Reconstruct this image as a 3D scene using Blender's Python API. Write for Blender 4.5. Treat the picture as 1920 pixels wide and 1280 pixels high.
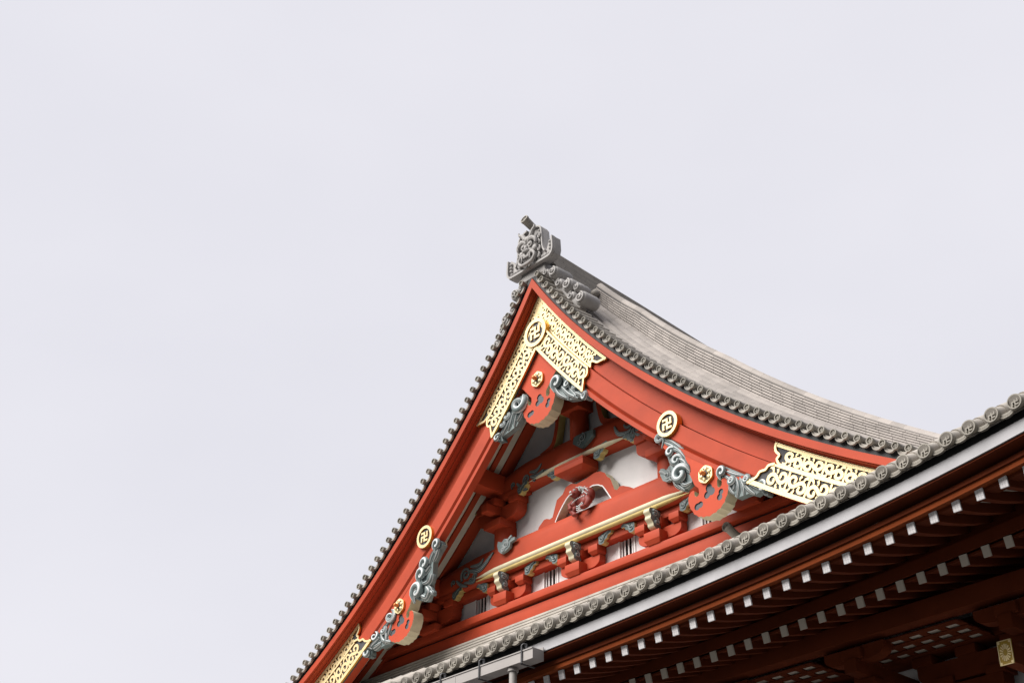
import bpy, bmesh, math, random
import numpy as np
from mathutils import Vector, Matrix
from mathutils.geometry import tessellate_polygon
random.seed(7)
for o in list(bpy.data.objects): bpy.data.objects.remove(o)
sc = bpy.context.scene
COL = sc.collection

# ------------------------------------------------------------------ camera
F_PX = 2730.394
CAM = np.array([18.35463, -16.96482, -15.24223])
pit, yaw, rol = 0.542164, 0.845122, 0.0111299
fw = np.array([-math.sin(yaw)*math.cos(pit), math.cos(yaw)*math.cos(pit), math.sin(pit)])
rt = np.cross(fw, [0, 0, 1]); rt /= np.linalg.norm(rt); up = np.cross(rt, fw)
rt, up = rt*math.cos(rol)+up*math.sin(rol), -rt*math.sin(rol)+up*math.cos(rol)
cam = bpy.data.cameras.new('camera'); camo = bpy.data.objects.new('camera', cam); COL.objects.link(camo)
m = Matrix(((rt[0], up[0], -fw[0], CAM[0]), (rt[1], up[1], -fw[1], CAM[1]), (rt[2], up[2], -fw[2], CAM[2]), (0, 0, 0, 1)))
camo.matrix_world = m
cam.sensor_width = 36; cam.lens = F_PX/1920*36; cam.clip_start = 0.1; cam.clip_end = 5000
sc.camera = camo

def P(u, v, y):
    """point of the photograph (1920 px wide) on the real plane y = const (x, z returned)"""
    d = rt*((u-960)/F_PX) + up*(-(v-640)/F_PX) + fw
    t = (y-CAM[1])/d[1]
    q = CAM + d*t
    return (float(q[0]), float(q[2]))
def PZ(x0, y0, s, pts, y):
    return [P(x0+a/s, y0+b/s, y) for a, b in pts]

# ------------------------------------------------------------------ world + sun (overcast)
SUN_EL, SUN_AZ = math.radians(45), math.radians(197)      # azimuth from +Y clockwise
w = bpy.data.worlds.new("World"); sc.world = w; w.use_nodes = True
nt = w.node_tree; nt.nodes.clear()
out = nt.nodes.new('ShaderNodeOutputWorld')
bg = nt.nodes.new('ShaderNodeBackground')
sky = nt.nodes.new('ShaderNodeTexSky'); sky.sky_type = 'NISHITA'; sky.sun_disc = False
sky.sun_elevation = SUN_EL; sky.sun_rotation = SUN_AZ
sky.dust_density = 6; sky.air_density = 1.0; sky.ozone_density = 1
bgs = nt.nodes.new('ShaderNodeBackground'); bgs.inputs['Strength'].default_value = 0.012
nt.links.new(sky.outputs[0], bgs.inputs['Color'])
tc = nt.nodes.new('ShaderNodeTexCoord')
nz = nt.nodes.new('ShaderNodeTexNoise'); nz.inputs['Scale'].default_value = 2.2; nz.inputs['Detail'].default_value = 4; nz.inputs['Roughness'].default_value = .5
mp = nt.nodes.new('ShaderNodeMapping'); mp.inputs['Scale'].default_value = (1, 1, 2.0)
nt.links.new(tc.outputs['Generated'], mp.inputs['Vector']); nt.links.new(mp.outputs[0], nz.inputs['Vector'])
cr = nt.nodes.new('ShaderNodeValToRGB')
cr.color_ramp.elements[0].position = .3; cr.color_ramp.elements[1].position = .72
cr.color_ramp.elements[0].color = (.75, .742, .80, 1); cr.color_ramp.elements[1].color = (.825, .812, .862, 1)
nt.links.new(nz.outputs[0], cr.inputs[0])
bg.inputs['Strength'].default_value = 0.90
# lowest part of the dome dimmed, added to keep the undersides dark
sx = nt.nodes.new('ShaderNodeSeparateXYZ'); nt.links.new(tc.outputs['Generated'], sx.inputs[0])
# the added dimming reaches higher in the unseen sky at -Y and +X
def clampneg(sock, k):
    a = nt.nodes.new('ShaderNodeMath'); a.operation = 'MULTIPLY'; a.inputs[1].default_value = k; nt.links.new(sock, a.inputs[0])
    b = nt.nodes.new('ShaderNodeMath'); b.operation = 'MAXIMUM'; b.inputs[1].default_value = 0; nt.links.new(a.outputs[0], b.inputs[0]); return b.outputs[0]
s1 = nt.nodes.new('ShaderNodeMath'); s1.operation = 'SUBTRACT'; nt.links.new(sx.outputs[2], s1.inputs[0]); nt.links.new(clampneg(sx.outputs[1], -.38), s1.inputs[1])
s2 = nt.nodes.new('ShaderNodeMath'); s2.operation = 'SUBTRACT'; nt.links.new(s1.outputs[0], s2.inputs[0]); nt.links.new(clampneg(sx.outputs[0], .30), s2.inputs[1])
hxy = nt.nodes.new('ShaderNodeMapRange'); hxy.inputs['From Min'].default_value = .06; hxy.inputs['From Max'].default_value = .27
hxy.inputs['To Min'].default_value = .05; hxy.inputs['To Max'].default_value = 1.0; nt.links.new(s2.outputs[0], hxy.inputs['Value'])
hm = nt.nodes.new('ShaderNodeMix'); hm.data_type = 'RGBA'; hm.blend_type = 'MULTIPLY'; hm.inputs['Factor'].default_value = 1
nt.links.new(cr.outputs[0], hm.inputs['A']); nt.links.new(hxy.outputs[0], hm.inputs['B'])
nt.links.new(hm.outputs['Result'], bg.inputs['Color'])
ad = nt.nodes.new('ShaderNodeAddShader')
nt.links.new(bg.outputs[0], ad.inputs[0]); nt.links.new(bgs.outputs[0], ad.inputs[1])
nt.links.new(ad.outputs[0], out.inputs['Surface'])
sl = bpy.data.lights.new('sun', 'SUN'); sl.energy = 5.0; sl.angle = math.radians(42); sl.color = (1, .965, .92)
so = bpy.data.objects.new('sun', sl); COL.objects.link(so)
sd = Vector((math.sin(SUN_AZ)*math.cos(SUN_EL), math.cos(SUN_AZ)*math.cos(SUN_EL), math.sin(SUN_EL)))
so.rotation_euler = sd.to_track_quat('Z', 'Y').to_euler()
sc.view_settings.view_transform = 'Standard'; sc.view_settings.look = 'None'
sc.view_settings.exposure = 0.15; sc.view_settings.gamma = 1
sc.render.engine = 'CYCLES'
sc.cycles.max_bounces = 4; sc.cycles.diffuse_bounces = 1; sc.cycles.glossy_bounces = 2
sc.render.resolution_x = 1024; sc.render.resolution_y = 682

# ------------------------------------------------------------------ materials
MATS = {}
def mat(name, col, rough=.55, metal=0, var=0.0, noise=.06, nscale=6., bump=.0, bscale=40, spec=.5, dirt=None, vcol=False, streak=0):
    mm = bpy.data.materials.new(name); mm.use_nodes = True
    n = mm.node_tree.nodes; l = mm.node_tree.links
    b = n['Principled BSDF']; b.inputs['Roughness'].default_value = rough; b.inputs['Metallic'].default_value = metal
    b.inputs['Specular IOR Level'].default_value = spec
    tcn = n.new('ShaderNodeTexCoord')
    no = n.new('ShaderNodeTexNoise'); no.inputs['Scale'].default_value = nscale; no.inputs['Detail'].default_value = 6
    l.new(tcn.outputs['Object'], no.inputs['Vector'])
    mr = n.new('ShaderNodeMapRange'); mr.inputs['From Min'].default_value = .25; mr.inputs['From Max'].default_value = .75
    mr.inputs['To Min'].default_value = 1-noise*1.6; mr.inputs['To Max'].default_value = 1+noise
    l.new(no.outputs[0], mr.inputs['Value'])
    hs = n.new('ShaderNodeHueSaturation'); hs.inputs['Color'].default_value = (*col, 1)
    src = mr.outputs[0]
    if vcol:
        oi = n.new('ShaderNodeObjectInfo'); mo_ = n.new('ShaderNodeMapRange'); mo_.inputs['To Min'].default_value = .80; mo_.inputs['To Max'].default_value = 1.12
        l.new(oi.outputs['Random'], mo_.inputs['Value']); mq = n.new('ShaderNodeMath'); mq.operation = 'MULTIPLY'; l.new(src, mq.inputs[0]); l.new(mo_.outputs[0], mq.inputs[1]); src = mq.outputs[0]
        at = n.new('ShaderNodeAttribute'); at.attribute_name = 'var'
        m1 = n.new('ShaderNodeMapRange'); m1.inputs['To Min'].default_value = 1-vcol; m1.inputs['To Max'].default_value = 1+vcol
        l.new(at.outputs['Fac'], m1.inputs['Value'])
        mu = n.new('ShaderNodeMath'); mu.operation = 'MULTIPLY'; l.new(src, mu.inputs[0]); l.new(m1.outputs[0], mu.inputs[1]); src = mu.outputs[0]
    l.new(src, hs.inputs['Value'])
    co = hs.outputs[0]
    if dirt:
        n2 = n.new('ShaderNodeTexNoise'); n2.inputs['Scale'].default_value = dirt[1]; n2.inputs['Detail'].default_value = 8; n2.inputs['Roughness'].default_value = .7
        l.new(tcn.outputs['Object'], n2.inputs['Vector'])
        r2 = n.new('ShaderNodeMapRange'); r2.inputs['From Min'].default_value = dirt[2]; r2.inputs['From Max'].default_value = dirt[2]+.2; r2.inputs['To Max'].default_value = dirt[3]
        l.new(n2.outputs[0], r2.inputs['Value'])
        mx = n.new('ShaderNodeMix'); mx.data_type = 'RGBA'; l.new(r2.outputs[0], mx.inputs['Factor']); l.new(co, mx.inputs['A']); mx.inputs['B'].default_value = (*dirt[0], 1)
        co = mx.outputs['Result']
    l.new(co, b.inputs['Base Color'])
    if bump:
        nb = n.new('ShaderNodeTexNoise'); nb.inputs['Scale'].default_value = bscale; nb.inputs['Detail'].default_value = 4
        l.new(tcn.outputs['Object'], nb.inputs['Vector'])
        bp = n.new('ShaderNodeBump'); bp.inputs['Strength'].default_value = bump; bp.inputs['Distance'].default_value = .02
        l.new(nb.outputs[0], bp.inputs['Height']); l.new(bp.outputs[0], b.inputs['Normal'])
    MATS[name] = mm
    return mm
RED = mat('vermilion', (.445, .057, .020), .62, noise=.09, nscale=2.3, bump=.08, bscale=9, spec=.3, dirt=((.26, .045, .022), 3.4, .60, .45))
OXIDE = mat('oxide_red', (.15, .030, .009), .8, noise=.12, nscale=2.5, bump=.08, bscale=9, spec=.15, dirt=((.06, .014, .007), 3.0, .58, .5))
REDF = mat('vermilion_face', (.53, .070, .027), .65, noise=.07, spec=.3, nscale=2)
PLA = mat('white_plaster', (.82, .79, .79), .85, noise=.04, nscale=3, bump=.12, bscale=60, dirt=((.46, .43, .40), 1.6, .58, .30))
SOF = mat('soffit_plaster', (.68, .62, .53), .9, noise=.04)
CREAM = mat('cream_paint', (.66, .60, .42), .6, noise=.08, nscale=5, dirt=((.36, .30, .16), 5, .6, .4))
OCHRE = mat('ochre_paint', (.62, .47, .17), .55, noise=.08, nscale=6)
GOLD = mat('gold_leaf', (.90, .74, .41), .42, metal=.35, noise=.03, nscale=5, bump=.08, bscale=25)
GOLDE = mat('gold_edge', (.78, .40, .06), .35, metal=.7, noise=.1)
VOID = mat('dark_ground', (.060, .062, .068), .7, noise=.1)
INLAY = mat('slate_inlay', (.085, .092, .105), .6, noise=.08)
TILE = mat('roof_tile', (.37, .34, .30), .68, noise=.10, nscale=4, bump=.15, bscale=30, vcol=.20, dirt=((.13, .115, .08), 7, .60, .4))
TILEF = mat('tile_face', (.29, .268, .23), .7, noise=.12, nscale=9, bump=.15, bscale=30, vcol=.15, dirt=((.09, .08, .05), 9, .58, .5))
TILEL = mat('roof_tile_top', (.36, .325, .30), .72, noise=.10, nscale=3, bump=.1, bscale=20, vcol=.15, dirt=((.24, .20, .16), 9, .62, .45))
TILEC = mat('cast_tile', (.40, .385, .375), .7, noise=.10, nscale=5, bump=.15, bscale=30, dirt=((.15, .14, .12), 5, .6, .5))
DARKT = mat('dark_tile_bed', (.045, .045, .048), .8, noise=.15)
BLACK = mat('black_board_and_gap', (.018, .02, .022), .6, noise=.1)  # black boards, and strips that blacken shaded gaps between timbers
GREEN = mat('grey_green_carving', (.22, .27, .27), .5, noise=.12, nscale=9)
LEDGE = mat('pale_carving_line', (.60, .63, .63), .5, noise=.06)
DKGR = mat('dark_green_carving', (.10, .14, .14), .5, noise=.2, nscale=12)
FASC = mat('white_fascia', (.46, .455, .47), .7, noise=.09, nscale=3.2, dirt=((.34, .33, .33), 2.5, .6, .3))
GUT = mat('gutter_metal', (.38, .355, .34), .55, noise=.05, nscale=2, dirt=((.25, .22, .2), 3, .62, .3))
STRAP = mat('dark_strap', (.09, .09, .095), .45, metal=.5)
WINB = mat('dark_interior', (.015, .014, .012), .9)
WHITE = mat('white_paint', (.80, .78, .77), .6, noise=.03)
LION = mat('lion_red', (.24, .032, .02), .6, noise=.15, nscale=20)
STONE = mat('paving', (.05, .048, .046), .85, noise=.15, nscale=.6)
COPPER = mat('rosette_boss', (.62, .20, .05), .35, metal=.4)
# carving: grooves follow the UV across each scroll
def carving_mat(name, a, b_):
    mm = mat(name, a, .5, noise=.1, nscale=9)
    n = mm.node_tree.nodes; l = mm.node_tree.links; b = n['Principled BSDF']
    old = b.inputs['Base Color'].links[0].from_socket
    uv = n.new('ShaderNodeUVMap'); sp = n.new('ShaderNodeSeparateXYZ'); l.new(uv.outputs[0], sp.inputs[0])
    ma = n.new('ShaderNodeMath'); ma.operation = 'MULTIPLY'; ma.inputs[1].default_value = 3.0*2*math.pi; l.new(sp.outputs[1], ma.inputs[0])
    si = n.new('ShaderNodeMath'); si.operation = 'COSINE'; l.new(ma.outputs[0], si.inputs[0])
    r = n.new('ShaderNodeMapRange'); r.inputs['From Min'].default_value = .1; r.inputs['From Max'].default_value = .8
    l.new(si.outputs[0], r.inputs['Value'])
    mx = n.new('ShaderNodeMix'); mx.data_type = 'RGBA'; l.new(r.outputs[0], mx.inputs['Factor']); l.new(old, mx.inputs['A']); mx.inputs['B'].default_value = (*b_, 1)
    l.new(mx.outputs['Result'], b.inputs['Base Color'])
    return mm
CARV = carving_mat('leaf_carving_paint', (.17, .215, .215), (.68, .70, .71))
CARVD = carving_mat('dark_leaf_paint', (.025, .05, .05), (.42, .46, .46))
CARVL = carving_mat('lion_stripe', (.36, .04, .025), (.60, .52, .48))
# rafter end caps: grid lines
def cap_mat():
    mm = mat('gridded_cap', (.86, .84, .85), .5, noise=.02)
    n = mm.node_tree.nodes; l = mm.node_tree.links; b = n['Principled BSDF']
    old = b.inputs['Base Color'].links[0].from_socket
    tcn = n.new('ShaderNodeTexCoord'); sp = n.new('ShaderNodeSeparateXYZ'); l.new(tcn.outputs['Object'], sp.inputs[0])
    res = []
    for k, per in ((0, .033), (2, .043)):
        ad_ = n.new('ShaderNodeMath'); ad_.operation = 'ADD'; ad_.inputs[1].default_value = per*100.5; l.new(sp.outputs[k], ad_.inputs[0])
        mo = n.new('ShaderNodeMath'); mo.operation = 'PINGPONG'; mo.inputs[1].default_value = per/2; l.new(ad_.outputs[0], mo.inputs[0])
        lt = n.new('ShaderNodeMath'); lt.operation = 'LESS_THAN'; lt.inputs[1].default_value = .0022; l.new(mo.outputs[0], lt.inputs[0]); res.append(lt)
    mxm = n.new('ShaderNodeMath'); mxm.operation = 'MAXIMUM'; l.new(res[0].outputs[0], mxm.inputs[0]); l.new(res[1].outputs[0], mxm.inputs[1])
    sc_ = n.new('ShaderNodeMath'); sc_.operation = 'MULTIPLY'; sc_.inputs[1].default_value = .6; l.new(mxm.outputs[0], sc_.inputs[0])
    mx = n.new('ShaderNodeMix'); mx.data_type = 'RGBA'; l.new(sc_.outputs[0], mx.inputs['Factor']); l.new(old, mx.inputs['A']); mx.inputs['B'].default_value = (.38, .36, .38, 1)
    l.new(mx.outputs['Result'], b.inputs['Base Color'])
    return mm
CAPM = cap_mat()

# ------------------------------------------------------------------ mesh builder
class MB:
    def __init__(s): s.v = []; s.f = []; s.m = []; s.uv = []; s.var = []; s.cur = .5
    def add(s, vs, fs, mi=0, uvs=None, var=None):
        o = len(s.v); s.v += [tuple(map(float, p)) for p in vs]
        for k, f in enumerate(fs):
            s.f.append([i+o for i in f]); s.m.append(mi)
            s.uv.append([uvs[i] for i in f] if uvs else [(0, .17)]*len(f)); s.var.append(s.cur if var is None else var)
        return s
    def box(s, a, b, mi=0, bev=0.0):
        (x0, y0, z0), (x1, y1, z1) = a, b
        if x0 > x1: x0, x1 = x1, x0
        if y0 > y1: y0, y1 = y1, y0
        if z0 > z1: z0, z1 = z1, z0
        if bev <= 0:
            vs = [(x0, y0, z0), (x1, y0, z0), (x1, y1, z0), (x0, y1, z0), (x0, y0, z1), (x1, y0, z1), (x1, y1, z1), (x0, y1, z1)]
            fs = [(0, 3, 2, 1), (4, 5, 6, 7), (0, 1, 5, 4), (1, 2, 6, 5), (2, 3, 7, 6), (3, 0, 4, 7)]
            return s.add(vs, fs, mi)
        bm = bmesh.new(); bmesh.ops.create_cube(bm, size=1)
        for v in bm.verts: v.co = ((x0+x1)/2+v.co.x*(x1-x0), (y0+y1)/2+v.co.y*(y1-y0), (z0+z1)/2+v.co.z*(z1-z0))
        bmesh.ops.bevel(bm, geom=bm.edges[:], offset=bev, segments=2, affect='EDGES', profile=.6)
        bm.verts.index_update()
        s.add([v.co[:] for v in bm.verts], [[v.index for v in f.verts] for f in bm.faces], mi); bm.free(); return s
    def prism(s, outer, y0, y1, holes=(), mi=0, side=None, hside=None):
        """outline in (x,z), extruded from y0 (front) to y1"""
        side = mi if side is None else side; hside = side if hside is None else hside
        def area(p): return sum(p[i][0]*p[(i+1) % len(p)][1]-p[(i+1) % len(p)][0]*p[i][1] for i in range(len(p)))/2
        outer = list(outer)
        if area(outer) < 0: outer = outer[::-1]
        hl = []
        for h in holes:
            h = list(h)
            if area(h) > 0: h = h[::-1]
            hl.append(h)
        loops = [outer]+hl
        tri = tessellate_polygon([[Vector((p[0], p[1], 0)) for p in lp] for lp in loops])
        flat = [p for lp in loops for p in lp]
        fv = [(p[0], y0, p[1]) for p in flat]; bv = [(p[0], y1, p[1]) for p in flat]
        n = len(flat)
        def orient(t):
            a, b, c = (flat[i] for i in t)
            ar = (b[0]-a[0])*(c[1]-a[1])-(c[0]-a[0])*(b[1]-a[1])
            return t if ar > 0 else t[::-1]
        tri = [orient(tuple(t)) for t in tri]
        s.add(fv, tri, mi); s.add(bv, [t[::-1] for t in tri], mi)
        st = 0
        for li, lp in enumerate(loops):
            k = len(lp); vs = [(p[0], y0, p[1]) for p in lp]+[(p[0], y1, p[1]) for p in lp]
            s.add(vs, [(i, i+k, (i+1) % k+k, (i+1) % k) for i in range(k)], side if li == 0 else hside)
        return s
    def tube(s, path, rad, seg=10, mi=0, cap=True, uvw=False, squash=1.0):
        path = [Vector(p) for p in path]; n = len(path)
        if not hasattr(rad, '__len__'): rad = [rad]*n
        ref = Vector((0, 0, 1)); vs = []; uvs = []
        prev = None
        for i, p in enumerate(path):
            t = (path[min(i+1, n-1)]-path[max(i-1, 0)])
            if t.length < 1e-9: t = Vector((0, 1, 0))
            t.normalize()
            if prev is None:
                a = t.orthogonal().normalized() if abs(t.dot(ref)) > .95 else t.cross(ref).normalized()
            else:
                a = (prev - t*prev.dot(t)).normalized()
            prev = a; b = t.cross(a)
            for k in range(seg):
                an = 2*math.pi*k/seg
                vs.append(p+(a*math.cos(an)+b*math.sin(an)*squash)*rad[i]); uvs.append((i/n, k/seg))
        fs = [(i*seg+k, i*seg+(k+1) % seg, (i+1)*seg+(k+1) % seg, (i+1)*seg+k) for i in range(n-1) for k in range(seg)]
        if cap: fs += [list(range(seg))[::-1], [(n-1)*seg+k for k in range(seg)]]
        return s.add(vs, fs, mi, uvs if uvw else None)
    def ribbon(s, pts, wid, yf, yb, mi=0, side=None, dome=0.0):
        """flat scroll stroke in (x,z); pts polyline, wid widths; front at yf, back at yb"""
        side = mi if side is None else side
        n = len(pts); L = []; R = []; C = []
        for i in range(n):
            a = pts[max(i-1, 0)]; b = pts[min(i+1, n-1)]
            dx, dz = b[0]-a[0], b[1]-a[1]; d = math.hypot(dx, dz) or 1; nx, nz = -dz/d, dx/d
            h = wid[i]/2; L.append((pts[i][0]+nx*h, pts[i][1]+nz*h)); R.append((pts[i][0]-nx*h, pts[i][1]-nz*h))
        vs = []; uvs = []
        for i in range(n):
            yy = yf + i*2e-5
            vs += [(L[i][0], yy, L[i][1]), (pts[i][0], yy-dome*wid[i], pts[i][1]), (R[i][0], yy, R[i][1]), (L[i][0], yb, L[i][1]), (R[i][0], yb, R[i][1])]
            uvs += [(i/n, 0), (i/n, .5), (i/n, 1), (i/n, 0), (i/n, 1)]
        fr = []; sd_ = []
        for i in range(n-1):
            a = i*5; b = a+5
            fr += [(a, b, b+1, a+1), (a+1, b+1, b+2, a+2)]
            sd_ += [(a, a+3, b+3, b), (a+2, b+2, b+4, a+4)]
        s.add(vs, fr, mi, uvs); o = len(s.v)-len(vs)
        for f in sd_: s.f.append([i+o for i in f]); s.m.append(side); s.uv.append([(0, .17)]*4); s.var.append(s.cur)
        e = (n-1)*5
        for f in ((0, 1, 2, 4, 3), (e, e+3, e+4, e+2, e+1)):
            s.f.append([i+o for i in f]); s.m.append(side); s.uv.append([(0, .17)]*5); s.var.append(s.cur)
        return s
    def disc(s, c, r, y0, y1, seg=20, mi=0, side=None):
        return s.prism([(c[0]+r*math.cos(2*math.pi*k/seg), c[1]+r*math.sin(2*math.pi*k/seg)) for k in range(seg)], y0, y1, mi=mi, side=side)
    def ring(s, c, r0, r1, y0, y1, seg=32, mi=0, side=None):
        a = [(c[0]+r1*math.cos(2*math.pi*k/seg), c[1]+r1*math.sin(2*math.pi*k/seg)) for k in range(seg)]
        b = [(c[0]+r0*math.cos(2*math.pi*k/seg), c[1]+r0*math.sin(2*math.pi*k/seg)) for k in range(seg)]
        vs = [(p[0], y0, p[1]) for p in a+b]+[(p[0], y1, p[1]) for p in a+b]; n = seg; o = len(s.v)
        fr = [(k, (k+1) % n, n+(k+1) % n, n+k) for k in range(n)]
        s.add(vs, fr, mi)
        for k in range(n):
            k2 = (k+1) % n
            for f in ((k, 2*n+k, 2*n+k2, k2), (n+k, n+k2, 3*n+k2, 3*n+k), (2*n+k, 3*n+k, 3*n+k2, 2*n+k2)):
                s.f.append([i+o for i in f]); s.m.append(mi if side is None else side); s.uv.append([(0, .17)]*4); s.var.append(s.cur)
        return s
    def ell(s, c, r, mi=0, seg=14, rings=8, rot=None):
        vs = [];  fs = []
        for i in range(rings+1):
            th = math.pi*i/rings
            for k in range(seg):
                ph = 2*math.pi*k/seg
                p = Vector((r[0]*math.sin(th)*math.cos(ph), r[1]*math.sin(th)*math.sin(ph), r[2]*math.cos(th)))
                if rot is not None: p = rot @ p
                vs.append((c[0]+p.x, c[1]+p.y, c[2]+p.z))
        for i in range(rings):
            for k in range(seg):
                fs.append((i*seg+k, (i+1)*seg+k, (i+1)*seg+(k+1) % seg, i*seg+(k+1) % seg))
        return s.add(vs, fs, mi)
    def build(s, name, mats, parent=None, smooth=35, loc=(0, 0, 0)):
        me = bpy.data.meshes.new(name); me.from_pydata(s.v, [], s.f); 
        mats = mats if isinstance(mats, (list, tuple)) else [mats]
        for mt in mats: me.materials.append(mt)
        me.polygons.foreach_set('material_index', s.m)
        ul = me.uv_layers.new(name='UVMap'); ul.data.foreach_set('uv', [c for f in s.uv for q in f for c in q])
        va = me.attributes.new('var', 'FLOAT', 'FACE'); va.data.foreach_set('value', s.var)
        bm = bmesh.new(); bm.from_mesh(me); bmesh.ops.remove_doubles(bm, verts=bm.verts, dist=1e-5)
        bmesh.ops.recalc_face_normals(bm, faces=bm.faces); bm.to_mesh(me); bm.free()
        if smooth:
            me.polygons.foreach_set('use_smooth', [True]*len(me.polygons)); me.set_sharp_from_angle(angle=math.radians(smooth))
        me.update()
        o = bpy.data.objects.new(name, me); COL.objects.link(o); o.location = loc
        if parent is not None: o.parent = parent; o.matrix_parent_inverse = parent.matrix_world.inverted() if parent.type == 'EMPTY' and False else Matrix()
        return o

def copy_part(o, loc, parent, rot=None):
    c = o.copy(); COL.objects.link(c); c.location = loc; c.parent = parent
    if rot is not None: c.rotation_euler = rot
    for ch in [q for q in bpy.data.objects if q.parent == o]:
        d = ch.copy(); COL.objects.link(d); d.parent = c
    return c

GZ = -16.85
hall = bpy.data.objects.new('temple_hall', None); COL.objects.link(hall)
hall['label'] = 'vermilion temple hall with gold fittings and carved white gable under curved grey tiled roof'
hall['category'] = 'temple'
# the hall's Empty sits at the world origin of the gable; parts keep world coordinates

# ------------------------------------------------------------------ the gable curve
RP = [(0.02, 1.22), (0.56, 0.5), (1.18, -0.36), (1.8, -1.03), (2.4, -1.63), (2.63, -1.86), (3.32, -2.5), (3.97, -3.07), (4.54, -3.53), (5.19, -4.04), (6.21, -4.71), (6.78, -5.09), (7.38, -5.44), (7.86, -5.72)]
LP = [(0.02, 1.22), (1.29, -0.44), (1.73, -0.94), (2.1, -1.34), (2.45, -1.72), (2.66, -1.88), (3.24, -2.44), (3.7, -2.88), (4.16, -3.31), (5.04, -3.99), (5.76, -4.53), (6.75, -5.17), (7.55, -5.62)]
EXT = [(9, -6.33), (10.2, -6.9), (11.4, -7.36), (12.6, -7.72)]
def fit(pts):
    a = np.array(pts+EXT); co = np.polyfit(a[:, 0]/6, a[:, 1], 6, w=[2]*len(pts)+[1]*len(EXT)); return co
CO = {1: fit(RP), -1: fit(LP)}
def prof(x, s): return float(np.polyval(CO[s], abs(x)/6))
class Curve:
    def __init__(c, s):
        c.s = s; xs = np.linspace(0, 12.6, 505); z = np.array([prof(x, s) for x in xs])
        c.x = xs; c.z = z
        c.l = np.concatenate([[0], np.cumsum(np.hypot(np.diff(xs), np.diff(z)))])
        tx = np.gradient(xs, c.l); tz = np.gradient(z, c.l); c.tx, c.tz = tx, tz
    def at(c, l, n=0.0):
        """arc length l, outward offset n -> (x,z), with sign"""
        x = np.interp(l, c.l, c.x); z = np.interp(l, c.l, c.z); tx = np.interp(l, c.l, c.tx); tz = np.interp(l, c.l, c.tz)
        if l < 0: x += tx*l; z += tz*l
        return (c.s*float(x - tz*n), float(z + tx*n))
    def atv(c, l, v):
        x, z = c.at(l, 0.0); return (x, z+v)
    def g(c, l):
        x = float(np.interp(l, c.l, c.x)); t = min(1, max(0, (x-3.8)/5.4)); u = min(1, max(0, (x-.5)/1.2)); return (1-.42*t)*(.80+.20*u)
    def tan(c, l):
        return math.atan2(float(np.interp(l, c.l, c.tz)), float(np.interp(l, c.l, c.tx)))
    def off(c, n, x_end, N=90, x0=0.0):
        """offset polyline starting on |x|=x0 and ending at x_end"""
        ls = np.linspace(-1.5, c.l[-1], 700); p = np.array([c.at(l, n) for l in ls]); p[:, 0] *= c.s
        k = np.argmax(p[:, 0] >= x0)
        q0 = p[k-1]+(p[k]-p[k-1])*((x0-p[k-1, 0])/(p[k, 0]-p[k-1, 0])); pts = [q0]+[r for r in p[k:] if r[0] < x_end]
        pts = np.array(pts); d = np.concatenate([[0], np.cumsum(np.hypot(*np.diff(pts, axis=0).T))]); t = np.linspace(0, d[-1], N)
        return [(c.s*float(np.interp(q, d, pts[:, 0])), float(np.interp(q, d, pts[:, 1]))) for q in t]
    def l_of_x(c, x): return float(np.interp(abs(x), c.x, c.l))
CV = {1: Curve(1), -1: Curve(-1)}
def sweep(c, sec, x_end, mi=0, mb=None, N=90, closed=True, x0=0.0, mis=None):
    """sec: list of (n, y) round the cross-section"""
    mb = mb or MB(); rows = [[(p[0], y, p[1]) for p in c.off(n, x_end, N, x0)] for n, y in sec]
    k = len(sec); vs = [v for r in rows for v in r]
    for j in range(k if closed else k-1):
        j2 = (j+1) % k
        fs = [(j*N+i, j*N+i+1, j2*N+i+1, j2*N+i) for i in range(N-1)]
        mb.add(vs, fs, mis[j] if mis else mi)
    if closed:
        mb.add(vs, [[j*N+N-1 for j in range(k)]], mi)
    return mb

XE = 8.25
for s in (1, -1):
    c = CV[s]
    # main barge board: upper plank, groove, lower plank, chamfer, bottom strip
    sec = [(-.10, .20), (-.10, -.11), (-.14, -.11), (-.14, -.01), (-.16, -.01), (-.16, .10), (-.500, .10), (-.502, .14), (-.516, .14), (-.518, .012), (-.80, .012), (-.865, .075), (-.875, .03), (-.955, .03), (-.955, .20)]
    sweep(c, sec, XE, N=110).build('barge_board', RED, hall)
    sec = [(0.0, -.16), (-.125, -.16), (-.125, .1), (0.0, .1)]
    sweep(c, sec, XE+.05, N=110).build('verge_board', RED, hall)
    sec = [(.13, -.12), (.004, -.12), (.004, .14), (.13, .14)]
    sweep(c, sec, XE+.05, N=110).build('tile_bed', BLACK, hall)

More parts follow.
